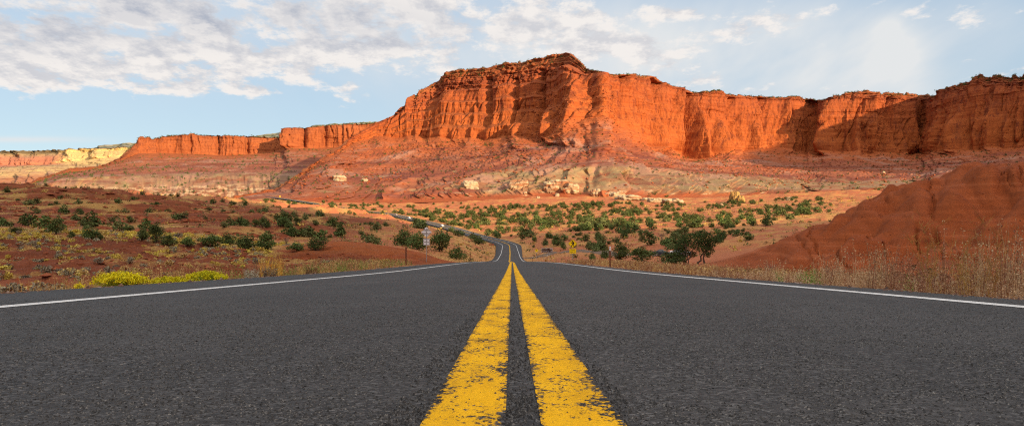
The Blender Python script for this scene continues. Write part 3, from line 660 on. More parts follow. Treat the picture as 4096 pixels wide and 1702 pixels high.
# ------------------------------------------------------------------ leaf and blade geometry
def quads_at(P, size, rg, flat=.0, aspect=.6, N=None):
    """one small leaf-like quad at every point, random facing"""
    n = len(P)
    a = rg.normal(size=(n, 3)); a /= np.linalg.norm(a, axis=1)[:, None] + 1e-9
    b = rg.normal(size=(n, 3)); b[:, 2] *= (1 - flat)
    b -= a * (a * b).sum(1)[:, None]; b /= np.linalg.norm(b, axis=1)[:, None] + 1e-9
    s = (size * rg.uniform(.6, 1.35, n))[:, None] if np.isscalar(size) else (size * rg.uniform(.7, 1.3, n))[:, None]
    u = a * s * .5; v = b * s * .5 * aspect
    V = np.stack([P - u, P + v * .9 - u * .15, P + u, P - v], 1).reshape(-1, 3)
    return V, np.arange(n * 4).reshape(n, 4)

def lobes_points(lobes, n, rg, shell=.55):
    """points spread through ellipsoid lobes (cx,cy,cz,rx,ry,rz), thicker towards the outside, clumped"""
    L = np.array(lobes, float); w = L[:, 3] * L[:, 4] + L[:, 3] * L[:, 5]; w /= w.sum()
    k = rg.choice(len(L), n, p=w)
    d = rg.normal(size=(n, 3)); d /= np.linalg.norm(d, axis=1)[:, None]
    r = shell + (1 - shell) * rg.uniform(0, 1, n) ** .6
    r *= 1 + .22 * np.sin(d[:, 0] * 7 + k) * np.sin(d[:, 2] * 9 + 2 * k)
    return L[k, :3] + d * r[:, None] * L[k, 3:6]

def tube(path, r0, r1, seg=6):
    path = np.array(path, float); n = len(path)
    V = []; Q = []
    for i in range(n):
        t = path[min(i + 1, n - 1)] - path[max(i - 1, 0)]; t /= np.linalg.norm(t) + 1e-9
        a = np.cross(t, [0.3, .9, .2]); a /= np.linalg.norm(a) + 1e-9; b = np.cross(t, a)
        r = r0 + (r1 - r0) * i / (n - 1)
        for k in range(seg):
            an = 2 * math.pi * k / seg; V.append(path[i] + r * (math.cos(an) * a + math.sin(an) * b))
    for i in range(n - 1):
        for k in range(seg):
            Q.append([i * seg + k, i * seg + (k + 1) % seg, (i + 1) * seg + (k + 1) % seg, (i + 1) * seg + k])
    return np.array(V), np.array(Q)

def joinm(parts):
    V = []; Q = []; o = 0
    for v, q in parts:
        V.append(v); Q.append(np.asarray(q) + o); o += len(v)
    return np.concatenate(V), np.concatenate(Q)

def bent(a, b, rg, k=.12, n=5):
    a = np.array(a, float); b = np.array(b, float); L = np.linalg.norm(b - a)
    t = np.linspace(0, 1, n)[:, None]
    P = a + (b - a) * t; P[1:-1] += rg.normal(size=(n - 2, 3)) * L * k * .5
    return P

def foliage_mat(name, ca, cb, rnd=.25, rough=.8):
    m, t, b = material(name, rough, .15)
    n = t.noise(pos(t), 1.3, 3); n2 = t.noise(pos(t), 9.0, 2)
    col = t.mix(t.maprange(t.m('ADD', t.m('MULTIPLY', n, .6), t.m('MULTIPLY', n2, .4)), .32, .68), ca, cb)
    rr = t.new('ShaderNodeObjectInfo').outputs['Random']
    h = t.new('ShaderNodeHueSaturation'); t.l.new(col, h.inputs['Color'])
    t.l.new(t.maprange(rr, 0, 1, 1 - rnd, 1 + rnd), h.inputs['Value']); t.l.new(t.maprange(rr, 0, 1, .485, .515), h.inputs['Hue'])
    t.l.new(h.outputs[0], b.inputs['Base Color'])
    return m

M = {}
def make_mats():
    M['juniper'] = foliage_mat('juniper_foliage', (.055, .082, .022), (.135, .175, .050))
    M['dark_leaf'] = foliage_mat('dark_green_foliage', (.030, .050, .014), (.085, .120, .032), .1)
    M['olive'] = foliage_mat('olive_foliage', (.085, .095, .032), (.18, .19, .065))
    M['bark'] = simple_mat('bark', (.11, .075, .055), .9, .1, .4, 5)
    M['dead'] = simple_mat('grey_dead_wood', (.20, .13, .11), .9, .1, .3, 8)
    M['rabbit'] = foliage_mat('yellow_brush', (.40, .30, .06), (.72, .54, .11), .2)
    M['sage'] = foliage_mat('grey_brush', (.20, .165, .11), (.34, .29, .20), .25)
    M['brown'] = foliage_mat('brown_brush', (.14, .075, .035), (.30, .18, .08), .25)
    M['straw'] = foliage_mat('straw_grass', (.42, .26, .09), (.62, .44, .18), .15)
    M['gold'] = foliage_mat('golden_grass', (.58, .33, .05), (.80, .50, .10), .1)
    M['airy'] = foliage_mat('dried_stalks', (.36, .19, .05), (.55, .33, .10), .1)
    M['mauve'] = foliage_mat('russet_weeds', (.19, .085, .045), (.44, .245, .13), .1)
    M['taupe'] = foliage_mat('taupe_weeds', (.38, .23, .12), (.64, .45, .27), .1)
    M['green'] = foliage_mat('green_weeds', (.12, .19, .035), (.28, .36, .09), .1)
    M['silver'] = foliage_mat('silver_sage', (.36, .35, .26), (.55, .52, .40), .1)
    M['flower'] = foliage_mat('yellow_flower_heads', (.55, .42, .01), (.86, .70, .02), .05)
    M['lime'] = foliage_mat('lime_stems', (.20, .28, .02), (.42, .48, .05), .05)

# ------------------------------------------------------------------ trees
def juniper_variant(k, n, leaf, wide=.30):
    """crown lobes, leaf mesh and trunk mesh of one juniper, about 1 m wide and .95 m high"""
    rg = np.random.default_rng(1000 + k)
    nl = int(rg.integers(5, 9)); lob = []
    for i in range(nl):
        a = rg.uniform(0, 6.28); r = rg.uniform(.08, wide); h = rg.uniform(.22, .70) - r * .30
        s = rg.uniform(.13, .25)
        lob.append((r * math.cos(a), r * math.sin(a), max(h, .16), s * 1.1, s * 1.1, s * rg.uniform(.8, 1.1)))
    lob.append((rg.uniform(-.1, .1), rg.uniform(-.1, .1), .68, .18, .18, .24)); lob.append((0, 0, .36, .34, .34, .30))
    P = lobes_points(lob, n, rg)
    P = P[P[:, 2] > .03]
    V, Q = quads_at(P, leaf, rg, aspect=.75)
    tr = [tube(bent((0, 0, -.06), (rg.uniform(-.05, .05), 0, .42), rg), .045, .02, 5)]
    for i in range(5):
        l = lob[i % nl]; tr.append(tube(bent((0, 0, rg.uniform(.04, .2)), l[:3], rg, .2), .022, .007, 4))
    return (V, Q), joinm(tr)

def place_px(o, u, v, w, h, d=None):
    d = d or d_of(u, v)
    x, y, z = at(u, d)
    o.location = (x, y, z - .05 * h / F * d)
    o.scale = (w / F * d, w / F * d, h / F * d / .93)
    return d

def d_of(u, v):
    d = np.exp(np.linspace(math.log(18), math.log(1000), 900))
    x = (u - UC) / F * d; z = height(x, d); vp = YH - z / d * F
    run = np.minimum.accumulate(vp)
    k = np.argmax(run <= v)
    return float(d[k]) if run[k] <= v else 600.

def copy_thing(src, label=None, group=None):
    c = src.copy(); C.objects.link(c)
    for ch in src.children:
        k = ch.copy(); C.objects.link(k); k.parent = c; k.matrix_parent_inverse = ch.matrix_parent_inverse.copy()
    if label: c['label'] = label
    if group: c['group'] = group
    return c

NEAR_TREES = [  # u, base v, width, height, label
 (2475, 1043, 72, 80, 'rounded grey-green juniper bush just right of the white-topped brown post'),
 (2566, 1046, 112, 60, 'low wide grey-green bush between the white-topped post and the parked dark car'),
 (2680, 1057, 118, 64, 'low twiggy dark bush in front of the parked cars, against the big dark tree'),
 (2417, 1034, 36, 42, 'small juniper under the flat-topped tree left of the white-topped post'),
 (2416, 1002, 52, 32, 'flat-topped leaning juniper left of the white-topped post'),
 (2367, 1040, 32, 36, 'small upright green bush between the pedestrian sign and the white-topped post'),
 (2403, 970, 44, 38, 'round juniper on the slope above and right of the pedestrian sign'),
 (2496, 952, 44, 40, 'dark leaning juniper on the bare slope up from the white-topped post'),
 (2565, 967, 26, 32, 'small egg-shaped juniper alone on the bare slope left of the pinkish dead tree'),
 (2712, 946, 40, 30, 'dark juniper on the slope just above the big dark tree'),
 (2230, 982, 62, 46, 'broad dark double-crowned juniper behind the brown guide sign'),
 (2256, 998, 22, 34, 'thin dark shrub just left of the pedestrian sign'),
 (2140, 970, 22, 26, 'small pointed juniper above the small yellow curve sign'),
 (1622, 985, 84, 84, 'tall dark rounded tree left of the grey backs of the road signs'),
 (1672, 998, 86, 74, 'dark bushy tree directly behind the grey sign backs'),
 (1757, 1004, 98, 84, 'wide green tree just right of the grey sign backs'),
 (1822, 1036, 72, 60, 'sloping green juniper at the foot of the red mound by the road'),
 (1914, 977, 52, 36, 'dark round juniper beside the bend of the far road'),
 (226, 931, 70, 66, 'bright green upright tree on the left slope below the red ledges'),
 (284, 953, 30, 28, 'small grey-green bush right of the upright tree on the left slope'),
 (352, 955, 60, 52, 'green juniper with a low companion at the left edge of the yellow brush'),
 (392, 961, 44, 34, 'low brownish bush touching the green juniper on the left slope'),
 (570, 962, 52, 54, 'bright green round tree left of a larger dark tree on the yellow slope'),
 (625, 976, 66, 80, 'tall dark green tree in the middle of the yellow brush slope'),
 (668, 981, 62, 52, 'spreading bush against the right side of the tall dark tree'),
 (753, 986, 60, 38, 'isolated low green bush right of the tall dark tree'),
 (848, 990, 92, 54, 'wide grey-green juniper at the left of the long dark thicket'),
 (905, 984, 62, 52, 'green juniper in the middle of the long dark thicket'),
 (985, 996, 88, 64, 'dark juniper right of the gap in the long thicket'),
 (1065, 999, 90, 74, 'tallest juniper at the right end of the long thicket, behind the golden grass'),
 (1190, 999, 70, 36, 'low dark juniper behind the left end of the red mound'),
 (1262, 998, 80, 50, 'dark green juniper above the crest of the red mound'),
 (1175, 946, 84, 36, 'long low juniper on the meadow behind the red mound'),
 (1240, 946, 66, 36, 'dark clump of juniper above the red mound, left of the road signs'),
 (1020, 908, 40, 32, 'rounded juniper on the far side of the left meadow'),
 (1060, 910, 52, 44, 'large juniper at the top of the left meadow'),
 (1140, 902, 40, 36, 'dark juniper below the long red bank'),
 (1190, 904, 38, 36, 'green juniper below the long red bank, next to the sandy strip'),
 (100, 896, 30, 22, 'small round bush below the ledges at the far left'),
 (60, 930, 60, 24, 'low olive brush at the left margin below the ledges'),
]

def build_trees():
    # the big dark tree right of the road
    rg = np.random.default_rng(5)
    d = 108.0; x, y, z = at(2782, d); s = d / F
    t = empty('broadleaf_tree', (x, y, z)); setp(t, 'big dark spreading tree with two leaning trunks at the foot of the red hill', 'tree')
    lob = []
    for (px, pv, r) in [(2722, 1000, 26), (2735, 985, 24), (2750, 960, 26), (2765, 985, 26), (2785, 950, 26), (2810, 942, 22), (2838, 955, 26), (2862, 965, 24), (2880, 948, 16), (2850, 985, 24), (2820, 975, 28), (2795, 1000, 22), (2838, 1010, 20), (2745, 1020, 26), (2710, 1025, 20), (2775, 1025, 18), (2730, 1042, 18), (2830, 1028, 12)]:
        lob.append(((px - 2782) * s, rg.uniform(-1.3, 1.3), (1066 - pv) * s, r * s, r * s * 1.2, r * s * .85))
    P = lobes_points(lob, 9500, rg, .35); V, Q = quads_at(P, .17, rg, aspect=.7)
    link('crown', mesh_np('crown', V, Q, False), M['dark_leaf'], t)
    parts = []
    for a, b_, r in [((.25, 0, -.3), (1.2, .1, 1.7), .17), ((1.2, .1, 1.7), (2.2, 0, 3.3), .11), ((1.2, .1, 1.7), (.4, .3, 3.4), .1)]:
        parts.append(tube(bent(a, b_, rg, .12), r, r * .6, 7))
    for a, b_, r in [((-1.3, .1, -.3), (-1.9, 0, 1.8), .13), ((-1.2, 0, -.3), (-.6, .1, 1.9), .12), ((-1.1, -.1, -.2), (-1.5, -.2, 3.0), .08), ((-.6, .1, 1.9), (.1, 0, 3.6), .07), ((1.25, .1, -.3), (1.3, .1, 1.5), .16), ((1.3, .1, 1.5), (1.9, .2, 2.6), .09)]:
        parts.append(tube(bent(a, b_, rg, .14), r, r * .6, 7))
    V, Q = joinm(parts); link('trunk', mesh_np('trunk', V, Q), M['bark'], t)

    near = []
    for k in range(5):
        (V, Q), (tv, tq) = juniper_variant(k, 1900, .058, .42)
        near.append((mesh_np('juniper_crown', V, Q, False), mesh_np('juniper_trunk', tv, tq)))
        near[-1][0].materials.append(M['juniper']); near[-1][1].materials.append(M['bark'])
    for i, (u, v, w, h, lab) in enumerate(NEAR_TREES):
        t = empty('juniper_tree', (0, 0, 0)); setp(t, lab, 'tree', 'junipers beside the road and on the near slopes')
        c, tr = near[(i * 3 + i // 5) % 5]
        link('crown', c, None, t); link('trunk', tr, None, t)
        place_px(t, u, v, w * 1.2, h * 1.12); t.rotation_euler = (0, 0, rng.uniform(0, 6.28))
        NEAR_POS.append((t.location.x, t.location.y))

    # far junipers of the valley
    var = []
    for k in range(9):
        (V, Q), (tv, tq) = juniper_variant(50 + k, 300, .125)
        V2, Q2 = joinm([(V, Q), (tv, tq)])
        me = mesh_np('juniper_mesh', V2, Q2, False)
        me.materials.append(M['juniper'] if k % 4 else M['olive']); me.materials.append(M['bark'])
        poly_mats(me, np.r_[np.zeros(len(Q), int), np.ones(len(tq), int)]); var.append((me, V2, Q2))
    rg = np.random.default_rng(21); spots = []
    zones = [  # u0,u1,d0,d1,count,size0,size1,group,label,clump
     (1660, 2560, 430, 880, 430, 5.4, 9.5, 'junipers on the slope beyond the far road', 'small dark green juniper among many on the red slope right of the far road', -.05),
     (2060, 3000, 190, 430, 85, 3.0, 6.2, 'junipers scattered on the bare slope behind the signs', 'small juniper scattered on the bare red slope behind the yellow signs', .0),
     (2480, 3330, 380, 900, 260, 4.6, 8.8, 'junipers in the right-hand valley', 'dark juniper in the valley between the red hill and the sunlit cliffs', .1),
     (860, 1560, 170, 470, 60, 3.0, 6.0, 'junipers on the left meadow', 'small juniper on the banded red ground left of the far road', .15),
     (-150, 1000, 150, 560, 110, 2.4, 6.0, 'junipers among the left ledges', 'small dark juniper among the broken red ledges on the left', .1),
     (900, 1500, 540, 960, 55, 4.5, 8.0, 'junipers along the far stretch of road', 'small juniper near the far piece of road below the left mesa', .05),
     (1320, 2050, 700, 960, 90, 4.5, 8.0, 'junipers below the mesa', 'small juniper at the foot of the central mesa above the far road', .05)]
    for (u0, u1, d0, d1, n, s0, s1, grp, lab, th) in zones:
        got = 0; tries = 0
        while got < n and tries < n * 60:
            tries += 1
            dd = d0 + (d1 - d0) * rg.uniform() ; u = rg.uniform(u0, u1)
            x = (u - UC) / F * dd
            if float(fbm(np.array([x / 38]), np.array([dd / 55]), 77, 3)[0]) < th - .12 + rg.uniform(-.2, .2): continue
            if abs(x - float(road_x(dd))) * float(road_c(dd)) < 8.5: continue
            if 2880 < u and dd < 165: continue
            if 2085 < u < 2350 and dd < 262: continue
            if dd < 190 and any((x - a) ** 2 + (dd - b) ** 2 < 9 for a, b in NEAR_POS): continue
            sz = rg.uniform(s0, s1) * (1 if rg.uniform() < .75 else .6)
            spots.append((sz / dd, x, dd, sz, grp, lab)); got += 1
    spots.sort(key=lambda q: -q[0])
    P = np.array([(q[1], q[2]) for q in spots]); Z = height(P[:, 0], P[:, 1])
    rest = []
    for i, (pr, x, y, sz, grp, lab) in enumerate(spots):
        k = int(rg.integers(0, 9)); a = rg.uniform(0, 6.28); hgt = sz * rg.uniform(.55, .85)
        if i < 300 - len(NEAR_TREES):
            o = bpy.data.objects.new('juniper', var[k][0]); C.objects.link(o)
            o.location = (x, y, Z[i] - .1); o.rotation_euler = (0, 0, a); o.scale = (sz, sz, hgt)
            setp(o, lab, 'tree', grp)
        else:
            V = var[k][1] * np.array([sz, sz, hgt]); V = np.stack([V[:, 0] * math.cos(a) - V[:, 1] * math.sin(a) + x, V[:, 0] * math.sin(a) + V[:, 1] * math.cos(a) + y, V[:, 2] + Z[i] - .1], 1)
            rest.append((V, var[k][2]))
    V, Q = joinm(rest)
    setp(link('juniper_scatter', mesh_np('juniper_scatter', V, Q, False), M['juniper']), 'distant dark junipers dotted over the far valley floor', 'junipers', kind='stuff')

    # bare trees and dead shrubs
    def bare(label, u, v, w, h, d, seed, cat='tree', name='bare_tree'):
        rg = np.random.default_rng(seed); parts = []
        s = d / F; H = h * s; W = w * s
        parts.append(tube(bent((0, 0, -.1), (0, 0, .35 * H), rg), .03 * H, .02 * H, 5))
        for i in range(16):
            e = (rg.uniform(-.5, .5) * W, rg.uniform(-.4, .4) * W, rg.uniform(.55, 1.0) * H); p = bent((0, 0, rg.uniform(.05, .35) * H), e, rg, .2)
            parts.append(tube(p, .012 * H, .004 * H, 4))
            for j in range(6):
                q = p[rg.integers(2, 5)]; parts.append(tube(bent(q, q + rg.normal(size=3) * .16 * H + np.array([0, 0, .08 * H]), rg, .15, 3), .006 * H, .003 * H, 3))
        V, Q = joinm([(a, b) for a, b in parts])
        o = link(name, mesh_np(name, V, Q), M['dead']); x, y, z = at(u, d); o.location = (x, y, z); setp(o, label, cat)
    bare('pinkish leafless tree with a short trunk on the bare slope', 2645, 968, 46, 36, 285, 3)
    bare('tall grey half-dead tree at the left shoulder of the big dark tree', 2735, 1030, 44, 84, 122, 4)
    bare('thin dead dark shrub at the foot of the right red hill', 3078, 1098, 36, 54, 38, 6, 'shrub', 'dead_shrub')
    bare('leafless thorny shrub left of the red mound, behind the golden grass', 1145, 1000, 26, 34, 112, 8, 'shrub', 'dead_shrub')
NEAR_POS = []

# ------------------------------------------------------------------ low brush
def brush_mesh(name, k, n, leaf, mat, flat=.55):
    rg = np.random.default_rng(k); lob = []
    for i in range(rg.integers(3, 6)):
        a = rg.uniform(0, 6.28); r = rg.uniform(.05, .28)
        lob.append((r * math.cos(a), r * math.sin(a), rg.uniform(.2, .36), rg.uniform(.16, .26), rg.uniform(.16, .26), rg.uniform(.16, .24) * flat * 1.6))
    P = lobes_points(lob, n, rg, .5); P = P[P[:, 2] > .0]
    V, Q = quads_at(P, leaf, rg, aspect=.5)
    me = mesh_np(name, V, Q, False); me.materials.append(mat)
    return me, V, Q

def build_brush():
    rg = np.random.default_rng(31)
    kinds = [('rabbitbrush', 'rabbit', 'shrub', 'small yellow-topped brush on the dark slope left of the road', 'yellow brush on the left slope', .45),
             ('sagebrush', 'sage', 'shrub', 'small grey-brown brush on the dark slope left of the road', 'grey brush on the left slope', .33),
             ('bunchgrass', 'straw', 'grass tuft', 'pale straw-coloured grass tuft on the dark slope left of the road', 'straw tufts on the left slope', .22)]
    var = {k[0]: [brush_mesh(k[0] + '_mesh', 200 + 10 * i + j, 130, .16, M[k[1]]) for j in range(4)] for i, k in enumerate(kinds)}
    spots = []
    tries = 0
    while len(spots) < 2100 and tries < 60000:
        tries += 1
        d = rg.uniform(22, 150); u = rg.uniform(-250, 1560); x = (u - UC) / F * d
        n = float(fbm(np.array([x / 9]), np.array([d / 7]), 88, 3)[0]); base = -.22 if d > 78 else (-.02 if d > 56 else (.20 if d > 36 else .33))
        if d < 84 and 1100 < u: base += .12
        if n < base + rg.uniform(-.22, .22): continue
        if abs(x) < 8.0: continue
        if 1090 < u and 76 < d < 132: continue
        if any((x - a) ** 2 + (d - b) ** 2 < 2.5 for a, b in NEAR_POS): continue
        sz = rg.uniform(.45, 1.0) * (1.0 if d < 84 else 1.45)
        kk = rg.uniform(); kind = 0 if kk < (.20 if d < 50 else .42 if d < 84 else .62) else (1 if kk < (.78 if d < 84 else .82) else 2)
        spots.append((sz / d, x, d, sz, kind))
    spots.sort(key=lambda q: -q[0])
    P = np.array([(q[1], q[2]) for q in spots]); Z = height(P[:, 0], P[:, 1])
    cnt = [0, 0, 0]; rest = [[], [], []]
    for i, (pr, x, y, sz, kind) in enumerate(spots):
        nm, mk, cat, lab, grp, hk = kinds[kind]
        me, V, Q = var[nm][int(rg.integers(0, 4))]; a = rg.uniform(0, 6.28); h = sz * rg.uniform(.7, 1.1)
        if cnt[kind] < (200, 130, 90)[kind]:
            cnt[kind] += 1
            o = bpy.data.objects.new(nm, me); C.objects.link(o); o.location = (x, y, Z[i] - .03); o.rotation_euler = (0, 0, a); o.scale = (sz, sz, h)
            setp(o, lab, cat, grp)
        else:
            rest[kind].append((np.stack([(V[:, 0] * math.cos(a) - V[:, 1] * math.sin(a)) * sz + x, (V[:, 0] * math.sin(a) + V[:, 1] * math.cos(a)) * sz + y, V[:, 2] * h + Z[i] - .03], 1), Q))
    for k, r in enumerate(rest):
        if r:
            V, Q = joinm(r); nm = kinds[k][0] + '_carpet'
            setp(link(nm, mesh_np(nm, V, Q, False), M[kinds[k][1]]), kinds[k][3].replace('small ', 'far ').replace('brush', 'brush carpet').replace('tuft', 'tufts'), 'brush', kind='stuff')
    # dry grass over the left flats and beside the far road
    n = 16000; d = rg.uniform(62, 420, n); u = rg.uniform(-200, 2750, n); x = (u - UC) / F * d
    g2 = fbm(x / 11, d / 9, 103, 3) + .5 * fbm(x / 30, d / 24, 105, 2)
    dens = np.where(u < 1100, np.where((d > 76) & (d < 150), .45, np.where(d < 76, -.05, -.02)), np.where(u > 2100, .0, .32))
    ok = (g2 + dens > .12 + rg.uniform(-.2, .2, n)) & (np.abs(x - road_x(d)) * road_c(d) > 5.8) & ~((u > 1090) & (u < 1850) & (d < 130)); x, d = x[ok], d[ok]
    P = np.stack([x, d, height(x, d) - .02], 1); pk = fbm(x / 14, d / 12, 109, 2) + rg.normal(size=len(x)) * .15
    for nm, lab, mk, q in [('golden_flat_grass', 'golden dry grass spread over the flats left of the road', 'straw', pk > -.03), ('olive_flat_grass', 'olive grass mixed through the flats left of the road', 'olive', (pk <= -.03) & (pk > -.2)), ('yellow_flat_grass', 'yellowish grass mixed through the flats left of the road', 'rabbit', pk <= -.2)]:
        V, Q = weeds(P[q], (.34 + .0006 * d[q]) * rg.uniform(.5, 1.3, int(q.sum())), rg, 4, .045); setp(link(nm, mesh_np(nm, V, Q, False), M[mk]), lab, 'grass', kind='stuff')
    # low scrub over the valley floor
    n = 5200; d = np.sqrt(rg.uniform(150 ** 2, 860 ** 2, n)); u = rg.uniform(-150, 3500, n); x = (u - UC) / F * d
    ok = (np.abs(x - road_x(d)) * road_c(d) > 7.5) & (fbm(x / 35, d / 40, 97, 3) > rg.uniform(-.35, .2, n)) & ~((u > 2850) & (d < 170)); x, d = x[ok], d[ok]
    sz = rg.uniform(.5, 1.7, len(x)) * (1 + d / 900); nq = 14; c = rg.normal(size=(len(x), nq, 3)) * np.array([.36, .36, .2]) + np.array([0, 0, .25])
    pts = np.stack([x, d, height(x, d)], 1)[:, None, :] + c * sz[:, None, None]; V, Q = quads_at(pts.reshape(-1, 3), np.repeat(sz, nq) * .4, rg, aspect=.7)
    k3 = rg.integers(0, 4, len(x)); fk = np.repeat(k3, nq)
    for nm, lab, mk, sel in [('green_valley_scrub', 'low grey-green scrub scattered over the valley floor', 'olive', fk < 2), ('yellow_valley_scrub', 'low yellowish brush scattered over the valley floor', 'rabbit', fk == 2), ('brown_valley_scrub', 'low brown brush scattered over the valley floor', 'brown', fk == 3)]:
        q = Q[sel]; setp(link(nm, mesh_np(nm, V[q].reshape(-1, 3), np.arange(len(q) * 4).reshape(-1, 4), False), M[mk]), lab, 'scrub', kind='stuff')
    # brown brush on the flat below the right hill
    var = [brush_mesh('brown_brush_mesh', 300 + j, 130, .15, M['brown' if j < 3 else 'olive']) for j in range(5)]
    got = 0
    while got < 95:
        d = math.exp(rg.uniform(math.log(17), math.log(66))); u = rg.uniform(2700, 4250); x = (u - UC) / F * d
        if x < 9.0: continue
        if float(fbm(np.array([x / 7]), np.array([d / 6]), 93, 3)[0]) < rg.uniform(-.3, .25): continue
        sz = rg.uniform(.35, .95); o = bpy.data.objects.new('saltbush', var[int(rg.integers(0, 5))][0]); C.objects.link(o)
        o.location = (x, d, hz(x, d) - .03); o.rotation_euler = (0, 0, rg.uniform(0, 6.28)); o.scale = (sz, sz, sz * rg.uniform(.6, .95)); got += 1
        setp(o, 'small brown brush on the flat at the foot of the right red hill', 'shrub', 'brown brush below the red hill')

# ------------------------------------------------------------------ verges
def blades(P, H, W, rg, lean=.35):
    """tapering bent blades: two quads each"""
    n = len(P); a = rg.uniform(0, 6.28, n); dx = np.cos(a); dy = np.sin(a)
    l = lean * rg.uniform(.1, 1.0, n) * H; b = a + 1.57 + rg.normal(size=n) * .5; wx = np.cos(b) * W; wy = np.sin(b) * W
    def row(f, wf):
        cx = P[:, 0] + dx * l * f ** 1.8; cy = P[:, 1] + dy * l * f ** 1.8; cz = P[:, 2] + H * f
        return np.stack([cx - wx * wf, cy - wy * wf, cz], 1), np.stack([cx + wx * wf, cy + wy * wf, cz], 1)
    r = [row(0, .5), row(.55, .42), row(1.0, .08)]
    V = np.stack([r[0][0], r[0][1], r[1][0], r[1][1], r[2][0], r[2][1]], 1).reshape(-1, 3)
    o = (np.arange(n) * 6)[:, None]
    Q = np.concatenate([o + np.array([0, 1, 3, 2]), o + np.array([2, 3, 5, 4])])
    return V, Q

def weeds(P, H, rg, k=9, leaf=.03):
    """stem with small leaflets and seed heads"""
    V, Q = blades(P, H, np.full(len(P), .006) * (.6 + .05 * P[:, 1]), rg, .3)
    top = V.reshape(-1, 6, 3)
    n = len(P); f = rg.uniform(.15, 1.0, (n, k))[:, :, None]
    base = P[:, None, :]; mid = top[:, None, 2, :]; tip = top[:, None, 4, :]
    pts = np.where(f < .55, base + (mid - base) * f / .55, mid + (tip - mid) * (f - .55) / .45)
    pts = (pts + rg.normal(size=pts.shape) * .012 * (1 + .05 * P[:, 1][:, None, None])).reshape(-1, 3)
    return joinm([(V, Q), quads_at(pts, leaf * (.7 + .025 * np.repeat(P[:, 1], k)), rg, aspect=.55)])

def verge_points(n, x0, x1, y0, y1, rg, seed, thr):
    """points in the strip beside the road, denser close to the viewer, clumped"""
    out = []
    while len(out) < n:
        m = 4 * n
        y = np.exp(rg.uniform(math.log(y0), math.log(y1), m)); x = rg.uniform(x0, x1, m) * (1 + .006 * y)
        keep = fbm(x / 1.1, y / 1.6, seed, 3) + rg.uniform(-.25, .25, m) > thr
        out += list(zip(x[keep], y[keep]))
    P = np.array(out[:n]); x = P[:, 0] + road_x(P[:, 1]); return np.stack([x, P[:, 1], height(x, P[:, 1]) - .02], 1)

